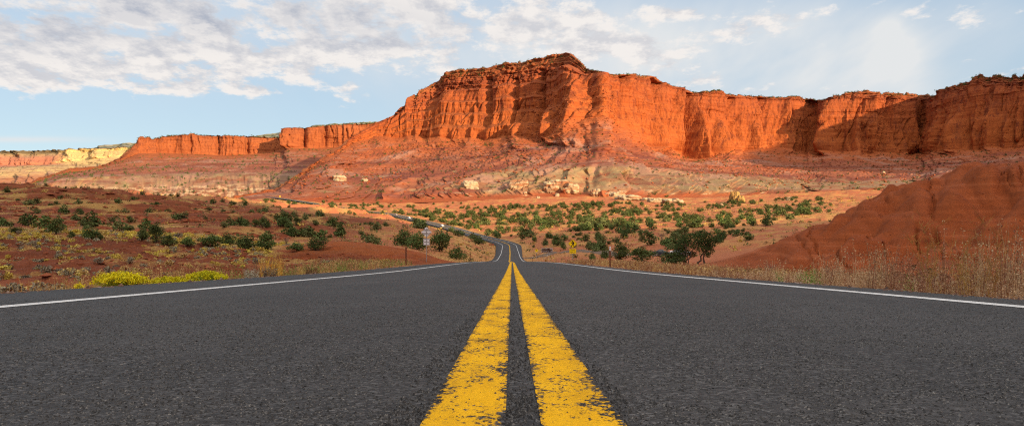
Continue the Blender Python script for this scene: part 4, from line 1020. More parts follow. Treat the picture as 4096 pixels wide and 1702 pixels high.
def build_verges():
    rg = np.random.default_rng(41)
    def add(name, label, V, Q, mat):
        setp(link(name, mesh_np(name, V, Q, False), mat), label, 'grass', kind='stuff')
    # right verge
    P = verge_points(7600, 4.75, 8.0, 5.5, 22, rg, 7, -.12); ux = UC + F * P[:, 0] / P[:, 1]
    H = .50 * rg.uniform(.4, 1.2, len(P)) * (1 - .35 * sstep(6.6, 8, P[:, 0])) * (1 - .4 * sstep(10, 20, P[:, 1])) * (.62 + .75 * sstep(-.25, .35, fbm(P[:, 0] / .8, P[:, 1] / 1.3, 83, 2))) * (1 + .3 * sstep(3600, 3800, ux))
    pk = fbm(P[:, 0] / 1.4, P[:, 1] / 1.8, 19, 2); uu = UC + F * P[:, 0] / P[:, 1]
    g = (np.exp(-((uu - 3240) / 60) ** 2) + .6 * np.exp(-((uu - 3640) / 35) ** 2) + .7 * np.exp(-((uu - 3120) / 25) ** 2)) > .5 + rg.uniform(-.2, .5, len(P))
    sel = np.where(g, 2, np.where(pk + rg.normal(size=len(P)) * .14 > -.03, 1, 0))
    for k, (nm, lab, mk) in enumerate([('russet_weeds', 'tall russet dry weeds crowding the right road edge', 'mauve'), ('straw_weeds', 'straw-coloured dry weeds mixed along the right road edge', 'taupe'), ('green_weeds', 'fresh green weeds along the right road edge', 'green')]):
        q = sel == k; V, Q = weeds(P[q], H[q] * (.62 if k == 2 else 1), rg, 13, .026); add(nm, lab, V, Q, M[mk])
    P = verge_points(4200, 4.7, 7.4, 5.8, 22, rg, 17, -.3); V, Q = weeds(P, .24 * rg.uniform(.5, 1.3, len(P)), rg, 12, .026); add('low_weeds', 'low matted tan weeds at the foot of the taller ones on the right road edge', V, Q, M['taupe'])
    P = verge_points(6500, 4.8, 11.0, 20, 105, rg, 9, -.15); H = .42 * rg.uniform(.5, 1.3, len(P)); pk = fbm(P[:, 0] / 2, P[:, 1] / 5, 23, 2) + rg.normal(size=len(P)) * .12
    for nm, lab, mk, q in [('tan_verge_grass', 'tan dry grass on the right verge further down the road', 'straw', pk > .02), ('russet_verge_grass', 'reddish dry grass on the right verge further down the road', 'mauve', pk <= .02)]:
        V, Q = weeds(P[q], H[q], rg, 4, .05); add(nm, lab, V, Q, M[mk])
    # left verge
    P = verge_points(7000, -9.0, -5.75, 12.5, 60, rg, 11, -.15); H = .44 * rg.uniform(.5, 1.35, len(P)); pk = fbm(P[:, 0] / 1.5, P[:, 1] / 4, 29, 2) + rg.normal(size=len(P)) * .12
    for nm, lab, mk, q in [('straw_verge_grass', 'straw-coloured dry grass along the left road edge', 'straw', pk > -.02), ('rust_verge_grass', 'rust-coloured weeds along the left road edge', 'mauve', (pk <= -.02) & (pk > -.2)), ('green_verge_grass', 'greenish grass along the left road edge', 'green', pk <= -.2)]:
        V, Q = weeds(P[q], H[q], rg, 4, .04); add(nm, lab, V, Q, M[mk])
    P = verge_points(420, -6.6, -5.7, 8.2, 13, rg, 12, .05); V, Q = weeds(P, .28 * rg.uniform(.4, 1.3, len(P)), rg, 4, .02); add('sparse_verge_grass', 'sparse thin dry stalks at the near left road edge', V, Q, M['straw'])

    # plants that stand out on the verges
    def flower_bush(label, u0, u1, vtop, d, heads, seed, lime):
        rg = np.random.default_rng(seed); s = d / F; xc = ((u0 + u1) / 2 - UC) * s; w = (u1 - u0) * s
        zb = hz(xc, d); H = (YH - vtop) * s - zb
        t = empty('rabbitbrush', (xc, d, zb)); setp(t, label, 'flowering shrub', 'flowering brush by the left road edge')
        st = []; fl = []
        for i in range(heads):
            r = math.sqrt(rg.uniform()) * .5; a = rg.uniform(0, 6.28); hx, hy = r * math.cos(a) * w, r * math.sin(a) * w * .7
            hh = H * math.sqrt(max(0, 1 - (1.75 * r) ** 2 * .75)) * rg.uniform(.72, 1.02)
            st.append(tube(bent((hx * .3, hy * .3, 0), (hx, hy, hh), rg, .08, 4), .004, .002, 3))
            n = int(rg.integers(16, 30)); pp = np.array([hx, hy, hh]) + rg.normal(size=(n, 3)) * np.array([.027, .027, .013]); fl.append(quads_at(pp, .020, rg, aspect=.9))
            lv = np.array([hx, hy, hh]) * rg.uniform(.35, .95, (26, 1)) + rg.normal(size=(26, 3)) * .018; st.append(quads_at(lv, .032, rg, aspect=.2))
        V, Q = joinm(st); link('stems', mesh_np('stems', V, Q, False), M['lime'], t)
        V, Q = joinm(fl); link('flowers', mesh_np('flowers', V, Q, False), M['flower'] if not lime else M['lime_flower'], t)
    M['lime_flower'] = foliage_mat('lime_yellow_flowers', (.50, .48, .01), (.80, .76, .02), .05)
    flower_bush('rounded golden yellow flowering bush at the left road edge', 372, 592, 1086, 10.9, 170, 51, False)
    flower_bush('lower lime-yellow flowering bush at the left road edge', 590, 760, 1106, 12.4, 110, 52, True)
    flower_bush('taller lime-yellow flowering bush nearest the grey sage', 745, 905, 1082, 13.9, 120, 53, True)
    flower_bush('tiny yellow flower head alone at the left road edge', 308, 336, 1134, 10.0, 8, 54, False)
    def tuft(name, label, cat, u0, u1, vtop, d, n, mat, seed, wd=.007, lean=.5, leafy=False):
        rg = np.random.default_rng(seed); s = d / F; xc = ((u0 + u1) / 2 - UC) * s; w = (u1 - u0) * s; zb = hz(xc, d); H = (YH - vtop) * s - zb
        r = np.sqrt(rg.uniform(0, 1, n)) * .5 * w * .7; a = rg.uniform(0, 6.28, n)
        P = np.stack([r * np.cos(a), r * np.sin(a) * .6, np.zeros(n)], 1); hh = H * rg.uniform(.55, 1.02, n)
        if leafy:
            V, Q = weeds(P, hh, rg, 14, leafy)
        else: V, Q = blades(P, hh, np.full(n, wd), rg, lean)
        o = link(name, mesh_np(name, V, Q, False), mat); o.location = (xc, d, zb); setp(o, label, cat)
    tuft('grass_clump', 'tall golden grass clump standing at the left road edge', 'grass clump', 1020, 1150, 1002, 18.4, 170, M['gold'], 61)
    tuft('grass_clump', 'thin reddish grass clump left of the golden clump', 'grass clump', 975, 1060, 1040, 17.6, 80, M['mauve'], 62)
    tuft('sagebrush', 'silvery sage bush in front of the golden grass clump', 'shrub', 960, 1045, 1072, 16.6, 110, M['silver'], 63, leafy=.03)
    tuft('sagebrush', 'grey-green sage bush right under the golden grass clump', 'shrub', 1040, 1120, 1062, 17.8, 110, M['sage'], 64, leafy=.035)
    tuft('sagebrush', 'brownish sage bush between the golden grass and the brown post', 'shrub', 1190, 1290, 1066, 21.4, 120, M['brown'], 65, leafy=.035)
    tuft('grass_clump', 'bright straw clump at the left road edge beneath the red mound', 'grass clump', 1180, 1230, 1058, 20.6, 80, M['straw'], 66)
    tuft('dark_shrub', 'dark rounded shrub at the right frame edge behind the weeds', 'shrub', 4060, 4160, 1120, 15, 120, M['dark_leaf'], 67, leafy=.09)
    # tall airy dried stalks in front of the right hill
    def airy(label, u, vtop, d, w, seed):
        rg = np.random.default_rng(seed); s = d / F; x = (u - UC) * s; zb = hz(x, d); H = (YH - vtop) * s - zb; parts = []
        for i in range(6):
            e = np.array([rg.uniform(-.5, .5) * w * s, rg.uniform(-.3, .3) * w * s, H * rg.uniform(.7, 1.0)]); p = bent((rg.uniform(-.04, .04), 0, 0), e, rg, .06, 7); parts.append(tube(p, .0032, .0016, 3))
            for j in range(9):
                q = p[rg.integers(2, 7)]; e2 = q + np.array([rg.normal() * .10, rg.normal() * .07, rg.uniform(.05, .2)]); p2 = bent(q, e2, rg, .1, 4); parts.append(tube(p2, .0018, .001, 3))
                for m_ in range(3):
                    q2 = p2[rg.integers(1, 4)]; parts.append(tube(bent(q2, q2 + np.array([rg.normal() * .05, rg.normal() * .04, rg.uniform(.01, .08)]), rg, .1, 3), .0013, .001, 3))
        V, Q = joinm(parts); o = link('dried_weed', mesh_np('dried_weed', V, Q), M['airy']); o.location = (x, d, zb); setp(o, label, 'weed', 'tall airy dried weeds by the right road edge')
    airy('widest airy dried weed against the middle of the right hill', 3735, 905, 8.6, 150, 71)
    airy('tallest airy dried weed, second from the right frame edge', 3965, 900, 8.2, 120, 72)
    airy('short airy dried weed between the two tall ones', 3860, 985, 8.4, 110, 73)
# ------------------------------------------------------------------ rocks, rubble and scrub on the mesas
def mesa_pt(name, u, v):
    X, Y, Z, T, U = MS[name]
    pu = UC + F * X / Y; pv = YH - F * Z / Y
    k = np.argmin((pu - u) ** 2 + (pv - v) ** 2 + (Y * .002)); i = np.unravel_index(k, X.shape)
    return float(X[i]), float(Y[i]), float(Z[i])

def rock_mesh(w, dpt, h, seed, blocky=.22, n=56):
    th, ph = np.meshgrid(np.linspace(0, 2 * math.pi, n + 1), np.linspace(-.5 * math.pi, .5 * math.pi, n // 2))
    x, y, z = np.cos(ph) * np.cos(th), np.cos(ph) * np.sin(th), np.sin(ph)
    p = 1 / (np.abs(x) ** 3.2 + np.abs(y) ** 3.2 + np.abs(z) ** 3.2) ** (1 / 3.2); x, y, z = x * p, y * p, z * p
    q = np.stack([x, y, z], 0)
    f1 = 1.35 * fbm(x * 1.9 + seed, z * 1.2 + y * 1.6, seed, 5); e, r = worley(th * 2.2 + seed, z * 1.7 + .3 * x, seed)
    th_wrap = np.minimum(1, np.minimum(th, 2 * math.pi - th) / .5)
    k = 1 + .38 * f1 * th_wrap + blocky * (r - .5) * th_wrap - .10 * np.clip(1 - e / .1, 0, 1) * th_wrap - .06 * (np.abs((z * 3.1 + f1) % 1 - .5) < .08)
    V = np.stack([x * k * w / 2, y * k * dpt / 2, z * k * h / 2], -1).reshape(-1, 3)
    return mesh_np('rock', V, grid_quads(*x.shape))

def build_rocks():
    m, t, b = material('white_sandstone', .9, .1)
    p = objco(t); n = t.noise(pos(t), .12, 5, .6); bd = t.noise(t.mapping(pos(t), (.03, .03, .35)), 1.0, 4)
    col = t.mix(n, (.36, .26, .15), (.50, .41, .28)); col = t.mix(t.maprange(bd, .5, .62), col, (.30, .125, .06)); col = t.mix(t.maprange(t.noise(pos(t), .4, 4), .56, .68), col, (.30, .12, .07))
    t.l.new(col, b.inputs['Base Color']); t.l.new(t.bump(t.m('ADD', n, bd), .8, 2.0), b.inputs['Normal'])
    my, t, b = material('ochre_sandstone', .9, .1)
    n = t.noise(pos(t), .2, 5, .6); st = t.noise(t.mapping(pos(t), (.2, .2, .05)), 1.0, 3)
    t.l.new(t.mix(t.maprange(st, .4, .6), t.mix(n, (.34, .20, .06), (.48, .32, .12)), (.26, .14, .05)), b.inputs['Base Color']); t.l.new(t.bump(n, .8, 2.0), b.inputs['Normal'])
    mr = simple_mat('red_rock', (.32, .10, .045), .95, .1, .35, .4)
    L = [(2203, 744, 56, 30, 'white', 'pale cream rock block at the left end of the white outcrop'), (2240, 738, 70, 30, 'white', 'cream rock block in the middle of the white outcrop above the red slope'), (2284, 748, 56, 28, 'white', 'broken cream rock at the right end of the white outcrop'),
         (2065, 742, 50, 22, 'white', 'tan boulder pile left of the grey clay ridge'), (2090, 734, 42, 24, 'white', 'cream boulder at the top of the pile left of the clay ridge'), (1880, 738, 60, 26, 'white', 'pale boulder pile left of the central clay hills'),
         (2385, 772, 40, 26, 'white', 'reddish white rock left of the long white ledge'), (2415, 778, 44, 26, 'red', 'dark red rock face set into the long white ledge'), (2462, 778, 72, 24, 'white', 'tallest part of the long white ledge'), (2512, 788, 84, 18, 'white', 'low white rock right of the tallest ledge part'), (2545, 792, 40, 18, 'white', 'last white rock at the right end of the long ledge'),
         (2625, 800, 60, 14, 'white', 'flat white ledge among junipers left of the ochre pillar'), (2690, 804, 70, 16, 'white', 'flat white ledge nearest the ochre pillar'), (2590, 796, 40, 12, 'white', 'small flat white ledge among junipers'),
         (2940, 786, 34, 42, 'ochre', 'square-topped ochre rock pillar on the valley floor'), (2962, 795, 32, 26, 'ochre', 'slumped ochre block against the rock pillar'), (2887, 822, 14, 16, 'white', 'small upright white boulder below the ochre pillar'), (2100, 772, 12, 14, 'white', 'round cream boulder on the red slope'), (2153, 788, 12, 9, 'white', 'lone white boulder on the red slope'), (2230, 778, 15, 12, 'white', 'round white boulder beneath the white outcrop'),
         (1360, 714, 46, 22, 'white', 'large cream boulder on the left talus'), (1460, 720, 24, 10, 'white', 'small cream boulder right of the large one on the left talus'), (3535, 689, 10, 9, 'white', 'single white boulder on the shaded talus at the right'), (3160, 795, 26, 12, 'white', 'pale rock beside the edge of the red hill')]
    for i, (u, v, w, h, k, lab) in enumerate(L):
        x, y, z = mesa_pt('mesa', u, v + h * .4) if v < 780 and u not in (2940, 2962) else at(u, max(700., d_of(u, v + h * .5)))
        s = y / F; me = rock_mesh(w * s * 1.1, w * s * .8, h * s * 1.6, 400 + i)
        o = link('rock_outcrop' if w > 20 else 'boulder', me, {'white': m, 'ochre': my, 'red': mr}[k]); o.location = (x, y, z + h * s * .12); setp(o, lab, 'rock')
    # rubble and scrub
    rg = np.random.default_rng(55)
    X, Y, Z, T, U = MS['mesa']; X2, Y2, Z2, T2, U2 = MS['long_mesa']
    def scatter(mask, n, A):
        idx = np.flatnonzero(mask.ravel()); k = rg.choice(idx, n); return np.stack([A[0].ravel()[k], A[1].ravel()[k], A[2].ravel()[k]], 1)
    vis = (U > 1150) & (U < 4250)
    P = np.concatenate([scatter(vis & (T > .9) & (T < 3.05) & (fbm(U / 130, T * 3, 66, 2) > -.15), 5200, (X, Y, Z)), scatter(vis & (T > .2) & (T < 1), 500, (X, Y, Z)), scatter((U > 2130) & (U < 2450) & (T > 2.6) & (T < 3.75), 1500, (X, Y, Z))])
    base = np.array([[1, 0, 0], [.3, .9, .1], [-.8, .5, 0], [-.7, -.7, .1], [.4, -.9, 0], [.1, .1, .8], [-.2, 0, -.6]]); tri = np.array([[0, 1, 5], [1, 2, 5], [2, 3, 5], [3, 4, 5], [4, 0, 5], [1, 0, 6], [2, 1, 6], [3, 2, 6], [4, 3, 6], [0, 4, 6]])
    n = len(P); sz = .6 + 2.6 * rg.uniform(0, 1, n) ** 4.0; a = rg.uniform(0, 6.28, n); B = base[None] * rg.uniform(.6, 1.3, (n, 7, 3)) * sz[:, None, None]
    V = np.stack([B[:, :, 0] * np.cos(a)[:, None] - B[:, :, 1] * np.sin(a)[:, None], B[:, :, 0] * np.sin(a)[:, None] + B[:, :, 1] * np.cos(a)[:, None], B[:, :, 2]], -1) + P[:, None, :] + np.array([0, 0, .3])
    Q = (tri[None] + (np.arange(n) * 7)[:, None, None]).reshape(-1, 3)
    mm, t, b = material('talus_block', .95, .1)
    r_ = t.noise(pos(t), .21, 2, .5); t.l.new(t.ramp(r_, [(.3, (.17, .042, .018)), (.5, (.27, .072, .028)), (.62, (.34, .12, .055)), (.72, (.20, .062, .035))]), b.inputs['Base Color'])
    setp(link('talus_rubble', mesh_np('talus_rubble', V.reshape(-1, 3), Q, False), mm), 'orange and red fallen blocks strewn over the talus below the cliffs', 'rubble', kind='stuff')
    # flat slabs and broken stones of the red slopes left of the road, and stones on the right hill
    def stones(name, label, u0, u1, d0, d1, n, s0, s1, fl, mat, msk=None):
        d = np.sqrt(rg.uniform(d0 ** 2, d1 ** 2, n)); u = rg.uniform(u0, u1, n); x = (u - UC) / F * d
        zz = height(x, d) + .5 * fbm(x / 9, d / 9, 3, 3); keep = (np.abs(x - road_x(d)) > 7.5) & (np.abs((zz / fl[3]) % 1 - .4) < .22 + rg.uniform(-.2, .3, n)); x, d = x[keep], d[keep]; n = len(x)
        sz = s0 + (s1 - s0) * rg.uniform(0, 1, n) ** 2.5; B = base[None] * rg.uniform(.6, 1.3, (n, 7, 3)) * sz[:, None, None] * np.array(fl[:3]); a = rg.normal(size=n) * .35
        V = np.stack([B[:, :, 0] * np.cos(a)[:, None] - B[:, :, 1] * np.sin(a)[:, None], B[:, :, 0] * np.sin(a)[:, None] + B[:, :, 1] * np.cos(a)[:, None], B[:, :, 2]], -1) + np.stack([x, d, height(x, d)], 1)[:, None, :]
        Q = (tri[None] + (np.arange(n) * 7)[:, None, None]).reshape(-1, 3)
        setp(link(name, mesh_np(name, V.reshape(-1, 3), Q, False), mat), label, 'stones', kind='stuff')
    ms, t, b = material('red_slab_rock', .95, .1)
    t.l.new(t.ramp(t.noise(pos(t), 1.1, 3), [(.32, (.11, .026, .011)), (.5, (.22, .055, .022)), (.66, (.34, .115, .055))]), b.inputs['Base Color'])
    mgv, t, b = material('shoulder_grit', .95, .1)
    t.l.new(t.ramp(t.noise(pos(t), 23, 2), [(.35, (.07, .05, .045)), (.5, (.19, .10, .065)), (.65, (.30, .23, .19))]), b.inputs['Base Color'])
    stones('slope_slabs', 'flat dark red slabs and stones on the slope left of the road', -300, 1500, 18, 85, 5200, .06, .42, (1.0, .7, .42, .55), ms)
    stones('ledge_blocks', 'broken red ledge blocks across the left middle distance', -300, 1150, 150, 470, 3600, .4, 2.2, (1.7, .7, .5, 4.2), ms)
    for sx, xa, xb in ((1, 4.15, 4.95), (-1, 5.0, 6.0)):
        n = 5200; d = 4 + 40 * rg.uniform(0, 1, n) ** 2.2; x = sx * (xa + (xb - xa) * rg.uniform(0, 1, n) ** .7); sz = (.006 + .03 * rg.uniform(0, 1, n) ** 4) * (1 + .03 * d); B = base[None] * rg.uniform(.6, 1.3, (n, 7, 3)) * sz[:, None, None]
        zz = np.maximum(height(x, d), np.where(np.abs(x) < np.where(x > 0, 4.28, 5.15), road_z(d), -99)); V = B + np.stack([x, d, zz], 1)[:, None, :]; Q = (tri[None] + (np.arange(n) * 7)[:, None, None]).reshape(-1, 3)
        setp(link('shoulder_gravel', mesh_np('shoulder_gravel', V.reshape(-1, 3), Q, False), mgv), 'loose gravel and red grit along the %s asphalt edge' % ('right' if sx > 0 else 'left'), 'gravel', kind='stuff')
    stones('hill_stones', 'small stones lying on the red hill right of the road', 2850, 4300, 28, 110, 1500, .03, .16, (1, 1, .7, .55), ms)
    def scrub(name, label, P, s0, s1, mat, nq=16):
        n = len(P); sz = rg.uniform(s0, s1, n); c = rg.normal(size=(n, nq, 3)) * np.array([.33, .33, .24]) + np.array([0, 0, .32])
        pts = P[:, None, :] + c * sz[:, None, None]; V, Q = quads_at(pts.reshape(-1, 3), np.repeat(sz, nq) * .42, rg, aspect=.8)
        setp(link(name, mesh_np(name, V, Q, False), mat), label, 'scrub', kind='stuff')
    cl = fbm(U / 60, T * 5, 67, 3)
    scrub('talus_scrub', 'dark scrub bushes dotted over the talus and clay hills below the cliffs', scatter(vis & (T > .05) & (T < 2.9) & (cl > .02), 1500, (X, Y, Z)), 1.6, 4.0, M['dark_leaf'])
    scrub('rim_scrub', 'dark scrub and small trees along the cliff rims', scatter(vis & (U > 1660) & (T > 4.55) & (T < 5.6) & (cl > -.12), 1300, (X, Y, Z)), 1.6, 4.2, M['dark_leaf'])
    c2 = fbm(U2 / 60, T2 * 5, 69, 3)
    scrub('long_mesa_scrub', 'dark scrub on the slopes of the long distant mesa', scatter((U2 > -50) & (U2 < 1500) & (T2 > .1) & (T2 < 2.9) & (c2 > .0), 900, (X2, Y2, Z2)), 3.0, 7.5, M['dark_leaf'])
    scrub('long_mesa_rim_scrub', 'dark trees along the rim of the long distant mesa', scatter((U2 > 500) & (U2 < 1600) & (T2 > 4.9) & (T2 < 5.5) & (c2 > -.1), 420, (X2, Y2, Z2)), 4.0, 8.0, M['dark_leaf'])

# ------------------------------------------------------------------ road furniture
def bm_obj(name, fn, mat, parent=None, bevel=0.0):
    bm = bmesh.new(); fn(bm)
    if bevel: bmesh.ops.bevel(bm, geom=bm.edges[:], offset=bevel, segments=1, affect='EDGES')
    me = bpy.data.meshes.new(name); bm.to_mesh(me); bm.free()
    return link(name, me, mat, parent)

def box(bm, c, s, rot=None):
    r = bmesh.ops.create_cube(bm, size=1.0)
    M4 = Matrix.Translation(c) @ (rot.to_4x4() if rot else Matrix.Identity(4)) @ Matrix.Diagonal((*s, 1))
    bmesh.ops.transform(bm, matrix=M4, verts=r['verts']); return r['verts']

def cyl(bm, a, b, r, seg=10):
    a, b = Vector(a), Vector(b); q = (b - a).to_track_quat('Z', 'Y')
    v = bmesh.ops.create_cone(bm, cap_ends=True, segments=seg, radius1=r, radius2=r, depth=(b - a).length)['verts']
    bmesh.ops.transform(bm, matrix=Matrix.Translation((a + b) / 2) @ q.to_matrix().to_4x4(), verts=v)

def plate(bm, pts, y0, y1):
    """flat panel with outline pts (x,z) between depths y0 and y1"""
    f = [bm.verts.new((x, y0, z)) for x, z in pts]; b = [bm.verts.new((x, y1, z)) for x, z in pts]; n = len(pts)
    bm.faces.new(f); bm.faces.new(b[::-1])
    for i in range(n): bm.faces.new((f[i], b[i], b[(i + 1) % n], f[(i + 1) % n]))
    bmesh.ops.recalc_face_normals(bm, faces=bm.faces[:])

def diamond(h, cut=.07):
    k = h * cut; out = []
    for cx, cz, px, pz in [(h, 0, 0, 1), (0, h, 1, 0), (-h, 0, 0, 1), (0, -h, 1, 0)]: out.append((cx, cz))
    p = []
    for (x, z) in [(h, 0), (0, h), (-h, 0), (0, -h)]:
        if z == 0: s = 1 if x > 0 else -1; p += [(x - s * k, -s * k), (x - s * k, s * k)]
        else: s = 1 if z > 0 else -1; p += [(s * k, z - s * k), (-s * k, z - s * k)]
    return p

def text_obj(name, s, size, loc, mat, parent, align='CENTER'):
    cu = bpy.data.curves.new(name, 'FONT'); cu.body = s; cu.size = size; cu.align_x = align; cu.align_y = 'CENTER'; cu.extrude = .002; cu.resolution_u = 3
    tmp = bpy.data.objects.new('tmp', cu); C.objects.link(tmp); bpy.context.view_layer.update()
    me = bpy.data.meshes.new_from_object(tmp.evaluated_get(bpy.context.evaluated_depsgraph_get())); bpy.data.objects.remove(tmp); bpy.data.curves.remove(cu)
    o = link(name, me, mat, parent); o.location = loc; o.rotation_euler = (R(90), 0, 0); return o

def blob_poly(bm, polys, y0, y1):
    for p in polys: 
        bm2 = bmesh.new(); plate(bm2, p, y0, y1); me = bpy.data.meshes.new('t'); bm2.to_mesh(me); bm2.free(); bm.from_mesh(me); bpy.data.meshes.remove(me)

def circ(cx, cz, r, n=14): return [(cx + r * math.cos(2 * math.pi * i / n), cz + r * math.sin(2 * math.pi * i / n)) for i in range(n)]
def bar(x0, z0, x1, z1, w0, w1):
    dx, dz = x1 - x0, z1 - z0; L = math.hypot(dx, dz); nx, nz = -dz / L, dx / L
    return [(x0 + nx * w0, z0 + nz * w0), (x0 - nx * w0, z0 - nz * w0), (x1 - nx * w1, z1 - nz * w1), (x1 + nx * w1, z1 + nz * w1)]

def build_signs():
    yel = simple_mat('sign_yellow', (.98, .68, .005), .45, .4, .04, 3); blk = simple_mat('sign_black', (.012, .012, .012), .5, .3)
    galv = simple_mat('galvanised_steel', (.34, .33, .33), .55, .3, .2, 6); alu = simple_mat('sign_back_metal', (.46, .43, .42), .6, .3, .1, 4)
    brace = simple_mat('bright_brace_metal', (.93, .92, .93), .5, .4, .04, 3); brn = simple_mat('sign_brown', (.065, .032, .022), .5, .3, .1, 3); wht = simple_mat('sign_white', (.80, .80, .80), .5, .3, .05, 3)
    wood = simple_mat('brown_post_paint', (.17, .065, .035), .8, .15, .25, 9)
    # pedestrian warning sign
    d = 105.0; x, y, g = at(2291, d); Z = lambda v: (YH - v) / F * d - g
    t = empty('pedestrian_sign', (x, y, g)); setp(t, 'yellow diamond walking-person warning sign with a NEXT 2000 FT plate on a steel post', 'road sign')
    bm_obj('post', lambda bm: box(bm, (0, .04, Z(960) / 2 - .2), (.06, .045, Z(960) + .4)), galv, t)
    zc = Z(973.5)
    p = bm_obj('panel', lambda bm: plate(bm, [(a, b + zc) for a, b in diamond(.655)], -.003, .012), yel, t)
    bm_obj('border', lambda bm: blob_poly(bm, [bar(a[0] * .9, a[1] * .9 + zc, b[0] * .9, b[1] * .9 + zc, .012, .012) for a, b in [((.655, 0), (0, .655)), ((0, .655), (-.655, 0)), ((-.655, 0), (0, -.655)), ((0, -.655), (.655, 0))]], -.009, -.004), blk, p)
    walk = [circ(-.05, .33, .075), [(-.09, .22), (.06, .24), (.14, .10), (.10, -.06), (-.06, -.06), (-.05, .08)], bar(-.05, .20, -.17, .06, .035, .03), bar(-.17, .06, -.24, .10, .03, .025), bar(.08, .2, .17, .05, .035, .03), bar(.17, .05, .13, -.05, .03, .025), bar(0, -.04, -.13, -.24, .055, .04), bar(-.13, -.24, -.17, -.40, .04, .03), bar(.05, -.04, .10, -.22, .055, .04), bar(.10, -.22, .17, -.40, .04, .03)]
    bm_obj('symbol', lambda bm: blob_poly(bm, [[(a * 1.12, b * 1.12 + zc) for a, b in q] for q in walk], -.010, -.0045), blk, p)
    zp = Z(1003.5)
    p = bm_obj('plate', lambda bm: box(bm, (0, .004, zp), (.945, .014, .63)), yel, t)
    text_obj('lettering', 'NEXT', .25, (0, -.006, zp + .13), blk, p); text_obj('lettering', '2000 FT', .25, (0, -.006, zp - .15), blk, p)
    # curve warning sign
    d = 228.0; x, y, g = at(2146, d); Z = lambda v: (YH - v) / F * d - g; zc = Z(1001)
    t = empty('curve_sign', (x, y, g)); setp(t, 'small yellow diamond curve-arrow sign left of the brown guide sign', 'road sign')
    bm_obj('post', lambda bm: box(bm, (0, .05, zc / 2 - .2), (.07, .05, zc + .4)), galv, t)
    p = bm_obj('panel', lambda bm: plate(bm, [(a, b + zc) for a, b in diamond(.55)], -.003, .012), yel, t)
    bm_obj('arrow', lambda bm: blob_poly(bm, [[(a, b + zc) for a, b in q] for q in [bar(.13, -.27, .13, .0, .055, .055), bar(.13, -.02, -.03, .13, .055, .055), [(-.24, .17), (-.02, .02), (.02, .28)]]], -.010, -.004), blk, p)
    # brown guide sign
    d = 190.0; x, y, g = at(2188, d); Z = lambda v: (YH - v) / F * d - g; zc = Z(1000)
    t = empty('guide_sign', (x, y, g)); setp(t, 'dark brown two-line guide sign with white lettering on two posts', 'road sign')
    for sx in (-.75, .75): bm_obj('post', lambda bm: box(bm, (sx, .07, zc / 2 - .2), (.09, .09, zc + .4)), galv, t)
    p = bm_obj('panel', lambda bm: box(bm, (0, .01, zc), (2.86, .03, 1.12)), brn, t)
    bm_obj('border', lambda bm: [box(bm, (0, -.008, zc + s * .535), (2.86, .006, .035)) for s in (-1, 1)] + [box(bm, (s * 1.41, -.008, zc), (.035, .006, 1.03)) for s in (-1, 1)], wht, p)
    text_obj('lettering', 'Chimney Rock', .25, (-1.33, -.009, zc + .24), wht, p, 'LEFT'); text_obj('lettering', 'Sulphur Creek 0.2', .235, (-1.33, -.009, zc - .24), wht, p, 'LEFT')
    bm_obj('arrow', lambda bm: blob_poly(bm, [bar(.66, zc + .25, .92, zc + .25, .03, .03), [(.88, zc + .36), (.88, zc + .14), (1.08, zc + .25)]], -.012, -.007), wht, p)
    bm_obj('arrow', lambda bm: blob_poly(bm, [bar(1.22, zc - .36, 1.08, zc - .2, .03, .03), [(1.0, zc - .22), (1.16, zc - .08), (.98, zc - .06)]], -.012, -.007), wht, p)
    bm_obj('pictogram', lambda bm: blob_poly(bm, [[(1.14, zc + .14), (1.34, zc + .14), (1.34, zc + .36), (1.14, zc + .36)]], -.012, -.007), wht, p)
    # backs of two signs on one post, left
    d = 92.0; x, y, g = at(1706, d); Z = lambda v: (YH - v) / F * d - g; zc = Z(928); zr = Z(966.5); s = d / F
    t = empty('sign_back', (x, y, g)); setp(t, 'grey metal backs of a diamond sign and a square plate on one post', 'road sign')
    bm_obj('post', lambda bm: box(bm, (0, -.045, Z(912) / 2 - .2), (.062, .05, Z(912) + .4)), galv, t)
    p = bm_obj('diamond_panel', lambda bm: plate(bm, [(a, b + zc) for a, b in diamond(.65)], -.006, .008), alu, t)
    for (cx, v, w) in [(-.02, 912.5, .36), (-.33, 927.5, .54), (.33, 927.5, .54), (-.13, 941, .15), (.13, 941, .15)]:
        bm_obj('brace', lambda bm: box(bm, (cx, -.018, Z(v)), (w, .02, .155 if v < 935 else .13)), brace, p)
    p = bm_obj('square_panel', lambda bm: box(bm, (0, .0, zr), (.80, .014, .83)), alu, t, .004)
    for cx in (-.18, .18):
        for v in (961.5, 973.5): bm_obj('brace', lambda bm: box(bm, (cx, -.018, Z(v)), (.28, .02, .15)), brace, p)
    # edge posts
    def post(label, u, d, vtop, w, cap, grp='brown delineator posts beside the road'):
        x, y, g = at(u, d); H = (YH - vtop) / F * d - g
        t = empty('marker_post', (x, y, g)); setp(t, label, 'post', grp)
        bm_obj('shaft', lambda bm: box(bm, (0, 0, H / 2 - .2), (w, w * .8, H + .4)), wood, t, .006)
        if cap: bm_obj('reflector', lambda bm: box(bm, (0, -w * .4 - .006, H - .14), (w * .95, .012, .26)), wht, t)
    post('brown roadside post with a white reflector top, nearest on the right', 2440, 47, 984, .10, True)
    post('bare brown roadside post in the grass left of the grey sign backs', 1624, 54, 988, .105, False)
    post('thin brown post at the road edge right of the red mound', 1881, 104, 1013, .10, False)
    post('thin brown post closest to the left side of the road bend', 1944, 160, 1023, .10, False)
    post('small white-topped post beneath the brown guide sign', 2188, 130, 1018, .10, True)
    post('small brown post between the road and the curve sign', 2130, 186, 1025, .11, True)
    post('smallest brown post hugging the right edge of the road bend', 2104, 238, 1018, .12, True)
